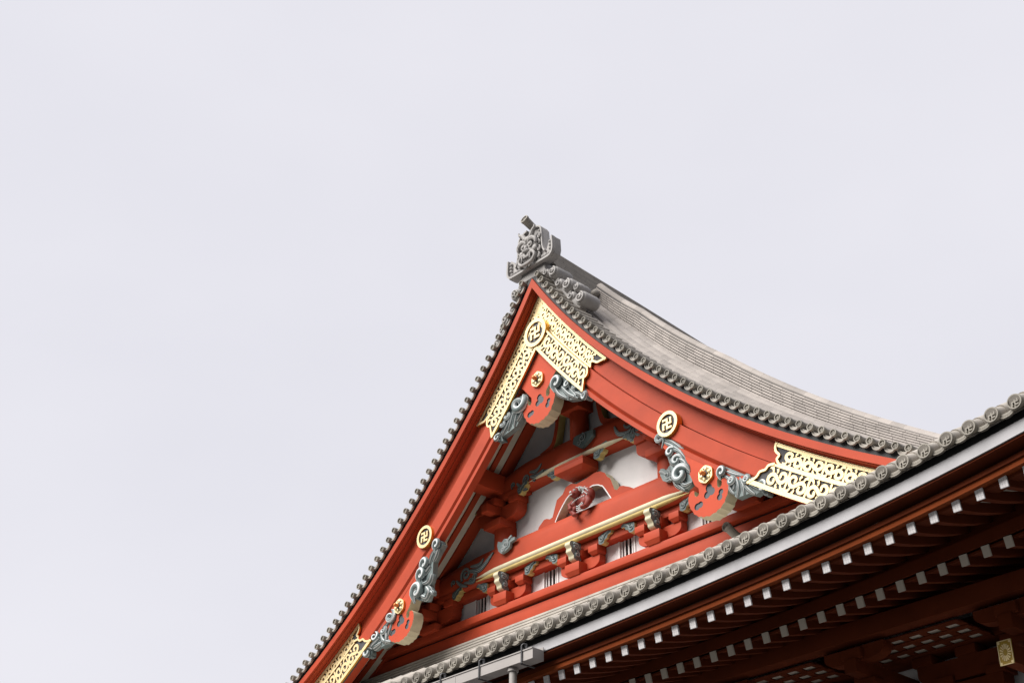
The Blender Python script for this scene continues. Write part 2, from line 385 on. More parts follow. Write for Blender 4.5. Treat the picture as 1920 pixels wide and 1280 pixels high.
# ------------------------------------------------------------------ verge tiles
def manji(mb, c, r, y0, y1, mi=0, t=.19, side=None, tilt=0):
    """left-facing whirl cross, arms of half-length r"""
    w_ = r*t
    rects = [((-w_, -r), (w_, r)), ((-r, -w_), (-w_, w_)), ((w_, -w_), (r, w_)),
             ((-r, r-2*w_), (-w_, r)), ((w_, -r), (r, -r+2*w_)),
             ((r-2*w_, w_), (r, r)), ((-r, -r), (-r+2*w_, -w_))]
    for k, (a, b) in enumerate(rects):
        pts = [(a[0], a[1]), (b[0], a[1]), (b[0], b[1]), (a[0], b[1])]
        pts = [(c[0]+p[0]*math.cos(tilt)-p[1]*math.sin(tilt), c[1]+p[0]*math.sin(tilt)+p[1]*math.cos(tilt)) for p in pts]
        mb.prism(pts, y0-k*2e-4, y1, mi=mi, side=side)
def verge_tile(length=.5, r=.088):
    mb = MB(); mb.cur = .5
    mb.tube([(0, .01, 0), (0, length, .035)], r*.88, 14, 0)
    mb.ring((0, 0), r*.74, r, -.02, .05, 22, 1)
    mb.disc((0, 0), r*.76, .006, .04, 18, 1)
    manji(mb, (0, 0), r*.46, -.006, .01, 1, t=.2)
    for k in range(4):
        a = math.pi/4+k*math.pi/2
    return mb
vt = verge_tile(.46, .061)
def pan_end(w_, h_, drop, depth, name_len=.4, dots=True):
    """crescent face with a raised rim and the dished pan behind it; centred between two rounds"""
    mb = MB(); N = 12; top = []; bot = []
    for i in range(N+1):
        u = -1+2*i/N; x = u*w_/2
        top.append((x, -drop*(1-u*u)*.55)); bot.append((x, -drop*(1-u*u)*.55-h_*(1-.75*u**4)))
    mb.prism(top+bot[::-1], 0.0, .03)
    inner = [(p[0]*.98, p[1]) for p in bot]
    for i in range(N):     # rim
        a, b = bot[i], bot[i+1]
        mb.add([(a[0], -.012, a[1]), (b[0], -.012, b[1]), (b[0], -.012, b[1]+.016), (a[0], -.012, a[1]+.016), (a[0], .012, a[1]-.004), (b[0], .012, b[1]-.004), (b[0], .001, b[1]+.018), (a[0], .001, a[1]+.018)],
               [(0, 1, 2, 3), (0, 4, 5, 1), (3, 2, 6, 7)])
    for i in range(N):     # pan surface
        a, b = top[i], top[i+1]
        mb.add([(a[0], .012, a[1]-.004), (b[0], .012, b[1]-.004), (b[0], name_len, b[1]+depth-.004), (a[0], name_len, a[1]+depth-.004)], [(0, 1, 2, 3)])
    if dots:
        for i in range(2, N-1):
            u = -1+2*i/N; x = u*w_/2; zc = -drop*(1-u*u)*.55-h_*.5*(1-.75*u**4)
            mb.ell((x, .0, zc), (.011, .008, .011), seg=6, rings=4)
    return mb
src = None; srcp = None
PITCH = .2425
for s in (1, -1):
    c = CV[s]; base = .16; k = 0
    while True:
        l = base+k*PITCH; x, z = c.at(l, .180)
        if abs(x) > XE+.1: break
        a = c.tan(l)*s
        rot = (0, -a, 0)
        if src is None:
            src = vt.build('round_verge_tile', [TILE, TILEF], hall, loc=(x, -.23, z)); src.rotation_euler = rot; o = src
            px_, pz_ = c.at(l+PITCH/2, .152)
            srcp = pan_end(.20, .055, .055, .0, .42, dots=False).build('pan_verge_tile', [TILE], hall, loc=(px_, -.19, pz_)); srcp.rotation_euler = rot
        else:
            copy_part(src, (x, -.23, z), hall, rot)
            px_, pz_ = c.at(l+PITCH/2, .152); a2 = c.tan(l+PITCH/2)*s
            copy_part(srcp, (px_, -.19, pz_), hall, (0, -a2, 0))
        k += 1
copy_part(src, (0, -.23, 1.22+.33), hall, (0, 0, 0))

# ------------------------------------------------------------------ main roof
def tile_run(mb, c, v, y, r, l0, l1, piece=.26, step=.002, seg=10, vend=None):
    l = l0
    while l < l1:
        le = min(l+piece, l1); mb.cur = random.random()
        va, vb = (v, v) if vend is None else (v+(vend-v)*(l-l0)/(l1-l0), v+(vend-v)*(le-l0)/(l1-l0))
        G = (lambda q: c.g(q)) if v > .35 else (lambda q: 1); p0 = c.atv(l-.01, va*G(l-.01)+step*.2); pm = c.atv((l+le)/2, (va+vb)/2*G((l+le)/2)+step*.6); p1 = c.atv(le, vb*G(le)+step)
        mb.tube([(p0[0], y, p0[1]), (pm[0], y, pm[1]), (p1[0], y, p1[1])], [r*.997, r*.998, r*1.0], seg, 0)
        l = le
for s in (1, -1):
    c = CV[s]; Lend = c.l[-1]
    mb = MB(); tile_run(mb, c, .285, .40, .065, .30, c.l_of_x(8.6), .20); mb.build('verge_ridge_roll', TILEL, hall)
    for y, v, r in ((.62, .325, .105), (.84, .42, .115), (1.0, .56, .095)):
        mb = MB(); tile_run(mb, c, v, y, r, .9, c.l_of_x(9.0), .24); mb.build('round_tile_row', TILEL, hall)
    # tile field under and beyond the rolls, one dished sheet with the round rows standing on it
    mb = MB(); NL = 60; ls = np.linspace(0.1, Lend, NL)
    ys = list(np.arange(1.75, 13.0, .31))
    cols = [-.05, .23] + [.5, .77, 1.03, 1.4] 
    for i in range(NL-1):
        for j, (ya, yb) in enumerate([(.27, .50), (.50, .77), (.77, 1.04), (1.04, 1.6)]):
            mb.cur = random.random()
            a = c.at(ls[i], .13); b = c.at(ls[i+1], .15); 
            mb.add([(a[0], ya, a[1]), (b[0], ya, b[1]), (b[0], yb, b[1]), (a[0], yb, a[1])], [(0, 1, 2, 3)])
    mb.build('verge_tile_field', TILEL, hall, smooth=0)
    mb = MB(); NL = 46; ls = np.linspace(0.1, Lend, NL); prof_y = []
    y = 1.5
    while y < 13:
        for k in range(5):
            a = math.pi*k/4; prof_y.append((y+.09-.09*math.cos(a), .12+.10*math.sin(a)))
        prof_y.append((y+.25, .10)); y += .31
    for i in range(NL-1):
        for j in range(len(prof_y)-1):
            (ya, na), (yb, nb) = prof_y[j], prof_y[j+1]
            q = [c.at(ls[i], na), c.at(ls[i+1], na), c.at(ls[i+1], nb), c.at(ls[i], nb)]
            mb.add([(q[0][0], ya, q[0][1]), (q[1][0], ya, q[1][1]), (q[2][0], yb, q[2][1]), (q[3][0], yb, q[3][1])], [(0, 1, 2, 3)], var=random.random() if j % 6 == 0 else None)
    mb.build('main_tile_field', TILEL, hall, smooth=0)
    # soffit below the tiles
    mb = MB(); NL = 60; ls = np.linspace(0, Lend, NL)
    for i in range(NL-1):
        for na, ya, yb in ((-.34, .10, 1.32),):
            a = c.at(ls[i], na); b = c.at(ls[i+1], na)
            if i == 0: a = (0, a[1]+abs(a[0]))
            mb.add([(a[0], ya, a[1]), (b[0], ya, b[1]), (b[0], yb, b[1]), (a[0], yb, a[1])], [(0, 1, 2, 3)])
    mb.build('verge_soffit', SOF, hall, smooth=0)
    for y, wr in ((.42, .12), (.71, .12), (1.0, .26)):
        sweep(c, [(-.335, y), (-.335, y+wr), (-.385, y+wr), (-.385, y)], 8.6, N=70).build('verge_rafter', RED, hall)
    # descending ridge with its courses of flat tiles
    L0 = 1.0; L1 = c.l_of_x(9.6)
    mb = MB(); y0 = 1.04; v0 = .68; cnt = 7
    for k in range(cnt):
        h = .047; n0 = v0+k*(h+.018); n1 = n0+h; inset = k*.004; l = L0+random.random()*.1
        while l < L1:
            le = min(l+.27, L1); mb.cur = random.random()
            vs = []
            for ll in (l, (l+le)/2, le-.006):
                for (n_, y_) in ((n0, y0+inset), (n0, y0+.42-inset), (n1, y0+.42-inset), (n1, y0+inset)):
                    q = c.atv(ll, n_*c.g(ll)); vs.append((q[0], y_, q[1]))
            fs = []
            for t in (0, 4):
                fs += [(t, t+4, t+5, t+1), (t+1, t+5, t+6, t+2), (t+2, t+6, t+7, t+3), (t+3, t+7, t+4, t)]
            fs += [(0, 1, 2, 3), (8, 11, 10, 9)]
            mb.add(vs, fs); l = le
    mb.build('descending_ridge', TILEL, hall, smooth=0)
    mb = MB(); N_ = 60; lv = np.linspace(L0+.03, L1, N_); vs = []
    for l in lv:
        for (v_, y_) in ((.1, y0+.035), (.1, y0+.385), (v0+cnt*.065, y0+.37), (v0+cnt*.065, y0+.05)):
            q = c.atv(l, v_*c.g(l)); vs.append((q[0], y_, q[1]))
    mb.add(vs, [(4*i+j, 4*i+4+j, 4*i+4+(j+1) % 4, 4*i+(j+1) % 4) for i in range(N_-1) for j in range(4)]+[(0, 1, 2, 3)])
    mb.build('ridge_mortar', DARKT, hall, smooth=0)
    mb = MB(); tile_run(mb, c, v0+cnt*.065+.03, y0+.21, .085, L0-.02, L1, .27); mb.build('ridge_cap_roll', TILEL, hall)
    # ogre tile closing the descending ridge
    mb = MB(); x, z = c.atv(L0-.05, .45); tn = c.tan(L0)*s
    R = Matrix.Rotation(-tn, 3, 'Y')
    def loc(px, py, pz):
        v = R @ Vector((px, py, pz)); return (x+v.x, 1.23+v.y, z+v.z)
    for (a, b, r) in ((0, .0, .11), (-.02, .22, .10), (-.02, -.22, .10)):
        mb.ell(loc(-.05*s, b, .20+a), (.1, r, r), seg=10, rings=6)
    mb.ell(loc(-.02*s, 0, .05), (.09, .28, .14), seg=12, rings=6)
    for b in (-.30, .30): mb.ell(loc(-.02*s, b, -.0), (.08, .10, .09), seg=10, rings=6)
    mb.build('descending_ridge_end_tile', TILE, hall)

# main ridge, lifting towards its end
def ridge_top(y): return float(np.interp(y, [0, 1.14, 2.61, 3.99, 4.81, 7, 14], [2.16, 2.07, 1.97, 1.86, 1.79, 1.68, 1.62]))-.02
mb = MB(); H = .047
for k in range(13):
    y = .22+random.random()*.1; hw = .20+k*.006
    while y < 13:
        ye = y+.3; mb.cur = random.random()*.5
        z0 = ridge_top(y)-.13-k*(H+.009); z1 = ridge_top(ye)-.13-k*(H+.009)
        mb.add([(-hw, y, z0), (hw, y, z0), (hw, ye-.004, z1), (-hw, ye-.004, z1), (-hw, y, z0+H), (hw, y, z0+H), (hw, ye-.004, z1+H), (-hw, ye-.004, z1+H)],
               [(0, 3, 2, 1), (4, 5, 6, 7), (0, 1, 5, 4), (1, 2, 6, 5), (2, 3, 7, 6), (3, 0, 4, 7)]); y = ye
mb.build('main_ridge', TILE, hall, smooth=0)
mb = MB()
for i in range(26):
    y = .2+i*.5; z0 = ridge_top(y)-1.1; z1 = ridge_top(y+.5)-1.1
    mb.add([(-.18, y, z0), (.18, y, z0), (.18, y+.5, z1), (-.18, y+.5, z1), (-.18, y, z0+1.0), (.18, y, z0+1.0), (.18, y+.5, z1+1.0), (-.18, y+.5, z1+1.0)],
           [(0, 3, 2, 1), (4, 5, 6, 7), (0, 1, 5, 4), (1, 2, 6, 5), (2, 3, 7, 6), (3, 0, 4, 7)])
mb.build('ridge_mortar', DARKT, hall, smooth=0)
mb = MB(); y = .2
while y < 13:
    mb.cur = random.random()*.6; mb.tube([(0, y-.02, ridge_top(y)-.045), (0, y+.3, ridge_top(y+.3)-.04)], .085, 10); y += .3
mb.build('ridge_cap_roll', TILE, hall)

def euler_S(T=1.35, n=40, k=1.0):
    """S-shaped double spiral, returned roughly in [-1,1]"""
    ts = np.linspace(-T, T, n*2+1); dt = ts[1]-ts[0]; x = z = 0; pts = []
    ang = [math.copysign(1, t)*math.pi*t*t/2*1.55*k for t in ts]
    cx_ = [0]; cz_ = [0]
    for a in ang[:-1]:
        cx_.append(cx_[-1]+math.cos(a)*dt); cz_.append(cz_[-1]+math.sin(a)*dt)
    cx_ = np.array(cx_); cz_ = np.array(cz_); cx_ -= cx_[n]; cz_ -= cz_[n]
    mm_ = max(abs(cx_).max(), abs(cz_).max())
    a0 = cx_/abs(cx_).max(); b0 = cz_/abs(cz_).max()
    return list(zip(a0, b0))
def spiral(cx_, cz_, r, a0, turns, sgn, tail=0, n=30, inner=.12):
    pts = []
    for i in range(n+1):
        t = i/n; rr = r*(inner+(1-inner)*t); a = a0-sgn*2*math.pi*turns*(1-t)
        pts.append((cx_+rr*math.cos(a), cz_+rr*math.sin(a)))
    if tail:
        dx, dz = -math.sin(a0)*sgn, math.cos(a0)*sgn; x, z = pts[-1]
        for k in range(1, 6): pts.append((x+dx*tail*k/5, z+dz*tail*k/5))
    return pts

# ------------------------------------------------------------------ ridge end ornament
YO = -.22
orn = MB()
ZB = 1.50
outl = [(-.68, ZB), (-.76, ZB+.05), (-.79, ZB+.16), (-.77, ZB+.44), (-.70, ZB+.49), (-.58, ZB+.40), (-.48, ZB+.20), (-.44, ZB+.36), (-.40, ZB+.80), (-.33, ZB+.90), (-.18, ZB+.93), (0, ZB+.98)]
outl = outl+[(-p[0], p[1]) for p in outl[::-1][1:]]
orn.prism(outl, YO+.05, YO+.22)
orn.box((-.40, YO+.09, ZB-.20), (.40, YO+.5, ZB-.003), bev=.03)
orn_o = orn.build('ridge_end_tile', TILEC, hall, smooth=30); orn_o.scale = (.90, 1, 1)
mb = MB()      # raised rim
def poly_ribbon(mb, pts, wd, yf, yb, mi=0, sub=4):
    q = smooth_line(pts, sub); mb.ribbon(q, [wd]*len(q), yf, yb, mi)
def smooth_line(pts, sub=6):
    out_ = []; n = len(pts)
    for i in range(n-1):
        p0 = pts[max(i-1, 0)]; p1 = pts[i]; p2 = pts[i+1]; p3 = pts[min(i+2, n-1)]
        for k in range(sub):
            t = k/sub
            out_.append(tuple(.5*((2*p1[d])+(-p0[d]+p2[d])*t+(2*p0[d]-5*p1[d]+4*p2[d]-p3[d])*t*t+(-p0[d]+3*p1[d]-3*p2[d]+p3[d])*t**3) for d in range(len(p1))))
    out_.append(pts[-1]); return out_
for s in (-1, 1):
    rim = [(s*.10, ZB+.96), (s*.30, ZB+.90), (s*.38, ZB+.78), (s*.42, ZB+.36), (s*.50, ZB+.20), (s*.58, ZB+.38), (s*.70, ZB+.46)]
    outer = [(s*.735, ZB+.46), (s*.755, ZB+.16), (s*.69, ZB+.04), (s*.55, ZB+.015), (0, ZB+.015)]
    poly_ribbon(mb, rim[:5], .035, YO-.01, YO+.08); poly_ribbon(mb, outer, .045, YO-.02, YO+.08)
mb.build('raised_rim', TILEC, orn_o)
for s in (-1, 1):
    mb = MB()
    pr = [(s*.66, ZB+.36-.085*k) for k in range(3)]+[(s*(.62-.10*k), ZB+.09) for k in range(4)]+[(s*.315, ZB+.16+.09*k) for k in range(8)]
    mb.box((s*.28, YO+.045, ZB+.07), (s*.66, YO+.06, ZB+.09))
    for p in pr: mb.ell((p[0], YO+.03, p[1]), (.040, .045, .040), seg=10, rings=6)
    mb.build('pearl_row', TILEC, orn_o)
mb = MB()      # ogre mask
mb.ell((0, YO+.02, ZB+.42), (.27, .10, .40), seg=20, rings=12)
for s in (-1, 1):
    mb.ell((s*.115, YO-.085, ZB+.50), (.050, .045, .042))                       # eye
    mb.ring((s*.115, ZB+.50), .050, .068, YO-.10, YO-.02, 16)
    q = smooth_line([(s*.03, ZB+.545), (s*.09, ZB+.615), (s*.19, ZB+.62), (s*.28, ZB+.56), (s*.30, ZB+.47)], 6)
    mb.tube([(p[0], YO-.085, p[1]) for p in q], [.022+.032*math.sin(math.pi*i/len(q)) for i in range(len(q))], 8)   # brow
    q = smooth_line([(s*.09, ZB+.70), (s*.17, ZB+.82), (s*.25, ZB+.86), (s*.26, ZB+.92)], 6)
    mb.tube([(p[0], YO-.04-.01*i/3, p[1]) for i, p in enumerate(q)], [.065*(1-.8*i/len(q)) for i in range(len(q))], 9)   # horn
    q = smooth_line([(s*.02, ZB+.235), (s*.11, ZB+.285), (s*.21, ZB+.27), (s*.26, ZB+.18), (s*.20, ZB+.09), (s*.10, ZB+.06), (0, ZB+.055)], 6)
    mb.tube([(p[0], YO-.085, p[1]) for p in q], [.034]*len(q), 8)             # lips
    mb.ell((s*.055, YO-.11, ZB+.355), (.045, .045, .036))                        # nostril
    mb.tube([(s*.13, YO-.1, ZB+.25), (s*.135, YO-.125, ZB+.12)], [.026, .005], 7)   # fang
    mb.ell((s*.22, YO-.03, ZB+.38), (.075, .06, .08))                            # cheek
    for k in range(4):                                                           # mane curls
        sp = spiral(s*(.31+.02*(k % 2)), ZB+.16+.16*k, .062, 1.2, 1.3, s, .0); mb.tube([(a, YO+.0-.001*n_, b) for n_, (a, b) in enumerate(sp)], [.019]*len(sp), 6)
mb.ell((0, YO-.085, ZB+.42), (.042, .065, .10)); mb.ell((0, YO-.06, ZB+.66), (.10, .06, .07))
for k in range(5): mb.box((-.085+.036*k, YO-.115, ZB+.20), (-.057+.036*k, YO-.06, ZB+.245), bev=.006)
for k in range(3): mb.tube([(-.12+.01*k, YO-.055, ZB+.60+.05*k), (0, YO-.085, ZB+.62+.05*k), (.12-.01*k, YO-.055, ZB+.60+.05*k)], .014, 6)
mb.build('ogre_mask', TILEC, orn_o)
mb = MB()
mb.tube([(0, .45, 2.30), (0, .15, 2.44), (0, -.10, 2.53), (0, -.36, 2.635)], [.088, .082, .082, .092], 18)
hn = mb.build('ridge_horn_tile', TILE, hall)
mb = MB(); mb.ring((0, 0), .075, .10, -.02, .03, 22); mb.disc((0, 0), .08, .004, .02)
manji(mb, (0, 0), .045, -.006, .008)
ho = mb.build('round_face', TILE, hn, loc=(0, -.37, 2.64)); ho.rotation_euler = (math.radians(-18), 0, 0)
# cloud scrolls draping either side of the ridge end
for s in (-1, 1):
    c = CV[s]; mb = MB()
    for (l, n, y0_, y1_, r, sg) in ((.40, .42, -.12, .36, .135, 1), (.72, .34, -.06, .34, .105, -1), (.98, .44, -.06, .40, .145, 1), (1.26, .32, -.02, .34, .11, -1), (1.52, .42, .0, .46, .15, 1), (.22, .30, -.12, .20, .09, -1), (1.20, .52, .02, .36, .10, 1)):
        p = c.at(l, n); x, z = p
        mb.tube([(x, y0_, z), (x, y0_+.02, z), (x, y0_+.06, z), (x, y1_-.08, z), (x, y1_-.02, z), (x, y1_, z)], [r*.72, r*.90, r, r*1.02, r*.9, r*.6], 22)
        q = spiral(x, z, r*.78, s*1.2, 1.5, sg*s); mb.tube([(a, y0_-.004-.02*(1-k/len(q)), b) for k, (a, b) in enumerate(q)], [r*.16]*len(q), 8)
    p0, p1, p2 = c.at(.2, .34), c.at(.8, .28), c.at(1.6, .28)
    q = smooth_line([(p0[0], .1, p0[1]), (p1[0], .12, p1[1]), (p2[0], .16, p2[1])], 8); mb.tube(q, [.12+.03*math.sin(i*1.1) for i in range(len(q))], 12)
    mb.build('cloud_scroll_tile', TILEC, hall, smooth=60)

# ------------------------------------------------------------------ scroll helpers
# ------------------------------------------------------------------ gold fittings on the barge boards
YB_ = .012
def fitting(s, outer, YB_, name='gold_fitting'):
    """outer: list of (l, n) round the plate; scroll cells between l0 and l1 in two rows"""
    c = CV[s]
    M = lambda l, n: c.at(l, n)
    back = MB(); back.prism([M(l, n) for l, n in outer], YB_-.02, YB_+.06)
    bo = back.build(name, VOID, hall, smooth=0)
    fr = MB(); 
    def line(pts, wd, yo=0.0, mb=fr):
        # densify in curve space
        q = []
        for (a, b) in zip(pts[:-1], pts[1:]):
            m_ = max(2, int(abs(b[0]-a[0])/.08)+1)
            for i in range(m_): q.append((a[0]+(b[0]-a[0])*i/m_, a[1]+(b[1]-a[1])*i/m_))
        q.append(pts[-1]); q = [M(*p) for p in q]
        mb.ribbon(q, [wd]*len(q), YB_-.045-yo, YB_-.005, 0, 1)
    return c, M, bo, fr, line
def cell_scroll(mb, M, la, lb, na, nb, flip, y, wd=.052, YB_=0):
    lc, nc = (la+lb)/2, (na+nb)/2; hx, hn = (lb-la)/2-.020, abs(nb-na)/2-.016
    f = -1 if flip else 1; cell = []
    for t in np.linspace(0, 1, 22):          # inner curl to the top of the left spiral, turning clockwise
        a = math.radians(90+330*(1-t)); r = .10+.46*t; cell.append((-.44+r*math.cos(a), -.34+r*math.sin(a)*1.18))
    mid = [(-.20, .20), (.0, .0), (.20, -.20)]
    right = [(-p[0], -p[1]) for p in cell[::-1]]
    path = smooth_line([cell[-1]]+mid+[right[0]], 5)
    path = cell[:-1]+path+right[1:]
    q = [M(lc+f*a*hx, nc+b*hn) for a, b in path]; n = len(q)
    wv = [wd*(.62+.50*math.sin(math.pi*i/(n-1))+(.25 if i < 4 or i > n-5 else 0)) for i in range(n)]
    mb.ribbon(q, wv, y, YB_-.005, 0, 1)
    for sg in (1, -1):       # leaf tips springing from the frame, and a bud off each spiral
        for k, (pts, w_) in enumerate((([(-1.0, .98), (-.72, .86), (-.55, .45)], 1.1), ([(-.25, 1.0), (-.12, .72), (-.16, .50)], .8))):
            g_ = [M(lc+f*sg*a*hx, nc+sg*b*hn) for a, b in smooth_line(pts, 5)]; n = len(g_)
            mb.ribbon(g_, [wd*w_*(1-.68*i/(n-1)) for i in range(n)], y-.0009*(k+1)-(.0004 if sg > 0 else 0), YB_-.005, 0, 1)
NT, NG, NB = -.175, -.515, -.955      # top edge, groove, bottom edge offsets
YU, YL = .085, -.002                  # upper and lower plank faces
for s in (1, -1):
    c = CV[s]
    l_at0 = lambda n: -n*1.32     # where the offset curve leaves x = 0
    def plate(outer, lines, ends, divs, cells, yb, n0, n1, wd, par):
        c_, M, bo, fr, line = fitting(s, outer, yb)
        for k, (pts, w_) in enumerate(lines): line(pts, w_, .002*k)
        line(ends, .042, .007)
        for l in divs: line([(l, NT if n0 > NG-.01 else NG), (l, NG if n0 > NG-.01 else NB)], .040, -.009)
        fr.build('gold_border', [GOLD, GOLDE], bo, smooth=0)
        mb = MB()
        for k in range(len(cells)-1): cell_scroll(mb, M, cells[k], cells[k+1], n0, n1, (k % 2 == 0) == (s*par > 0), yb-.036-.004*(k % 3), wd*1.06, yb)
        mb.build('gold_scrollwork', [GOLD, GOLDE], bo, smooth=0)
    # apex plates: rows end at different lengths, ogee ends
    LT, LM, LBm = 3.19, 2.92, 3.16
    endu = [(LT, NT), (LT-.10, NT-.10), (LT-.17, NT-.17), (LT-.25, NT-.19), (LT-.31, NT-.21), (LT-.33, NT-.26), (LM-.02, NG+.03), (LM-.01, NG+.002)]
    endl = [(LM+.0, NG-.002), (LM+.07, NG-.05), (LM+.12, NG-.12), (LM+.11, NG-.18), (LM+.09, NG-.21), (LM+.14, NG-.28), (LM+.18, NG-.34), (LBm+.01, NB)]
    a0, a1, a2 = l_at0(NT), l_at0(NG), l_at0(NB)
    outer = [(a0+(LT-a0)*i/18, NT) for i in range(0, 18)]+endu+[(LM-(LM-a1)*i/18, NG+.002) for i in range(1, 19)]
    plate(outer, [([(a0, NT-.025), (LT, NT-.025)], .055), ([(a1, NG+.02), (LM-.02, NG+.02)], .038)], smooth_line(endu, 3), (.66, 1.0, 1.36, 1.72, 2.12, 2.54), (.30, .66, 1.0, 1.36, 1.72, 2.12, 2.54, 2.88), YU, NG+.02, NT-.05, .054, 1)
    outer = [(a1+(LM-a1)*i/18, NG-.002) for i in range(0, 18)]+endl+[(LBm-(LBm-a2)*i/18, NB) for i in range(1, 19)]
    plate(outer, [([(a1, NG-.02), (LM, NG-.02)], .038), ([(a2, NB+.03), (LBm-.0, NB+.03)], .065)], smooth_line(endl, 3), (1.36, 1.76, 2.18, 2.60), (.98, 1.36, 1.76, 2.18, 2.60, 3.0), YL, NB+.06, NG-.04, .058, -1)
    # foot plates
    LT0 = 8.24; LE = c.l_of_x(8.2)
    endu = [(LT0-.16, NT), (LT0-.15, NT-.07), (LT0-.10, NT-.14), (LT0+.0, NT-.18), (LT0-.02, NT-.25), (LT0+.05, NG+.03), (LT0+.10, NG+.002)]
    endl = [(LT0+.06, NG-.002), (LT0-.05, NG-.06), (LT0-.08, NG-.14), (LT0-.17, NG-.20), (LT0-.20, NG-.30), (LT0-.30, NB+.03), (LT0-.34, NB)]
    outer = endu+[(LT0+.10+(LE-LT0-.10)*i/14, NG+.002) for i in range(1, 15)]+[(LE-(LE-LT0+.16)*i/14, NT) for i in range(0, 14)]
    plate(outer, [([(LT0-.16, NT-.03), (LE, NT-.03)], .065), ([(LT0+.08, NG+.02), (LE, NG+.02)], .038)], smooth_line(endu, 3), [LT0+.52+.43*k for k in range(5)], [LT0+.09+.43*k for k in range(6)], YU, NG+.02, NT-.05, .056, 1)
    outer = endl+[(LT0-.34+(LE-LT0+.34)*i/14, NB) for i in range(1, 15)]+[(LE-(LE-LT0-.06)*i/14, NG-.002) for i in range(0, 14)]
    plate(outer, [([(LT0+.06, NG-.02), (LE, NG-.02)], .038), ([(LT0-.32, NB+.035), (LE, NB+.035)], .075)], smooth_line(endl, 3), [LT0+.42+.43*k for k in range(5)], [LT0-.01+.43*k for k in range(6)], YL, NB+.06, NG-.04, .058, -1)

# medallions
def medallion(cx_, cz_, r, y):
    mb = MB(); mb.ring((0, 0), r*.74, r, -.030, .105, 44, 0, 1)
    o = mb.build('gold_medallion', [GOLD, GOLDE], hall, loc=(cx_, y, cz_))
    mb = MB(); mb.disc((0, 0), r*.76, .0, .04, 32)
    for k in range(4):
        a = math.radians(10+90*k); mb.ell((r*.66*math.cos(a), -.002, r*.66*math.sin(a)), (r*.04, .008, r*.04), seg=8, rings=4)
    mb.build('dark_disc', INLAY, o)
    mb = MB(); manji(mb, (0, 0), r*.44, -.028, .006, 0, .20, 1)
    mb.build('manji_symbol', [GOLD, GOLDE], o, smooth=0)
medallion(0, 0, .315, -.045)
medallion(3.37, -3.36, .24, -.02); medallion(-3.34, -3.36, .24, -.02)

# ------------------------------------------------------------------ pendants under the barge boards
YP = .035
def blob(c, parts):
    """trefoil hole outline from overlapping circles: polar sampling of max radius"""
    out_ = []
    for k in range(28):
        a = 2*math.pi*k/28; best = .01
        for (dx, dz, r) in parts:
            b = dx*math.cos(a)+dz*math.sin(a); d = b*b-(dx*dx+dz*dz)+r*r
            if d > 0: best = max(best, b+math.sqrt(d))
        out_.append((c[0]+best*math.cos(a), c[1]+best*math.sin(a)))
    return out_
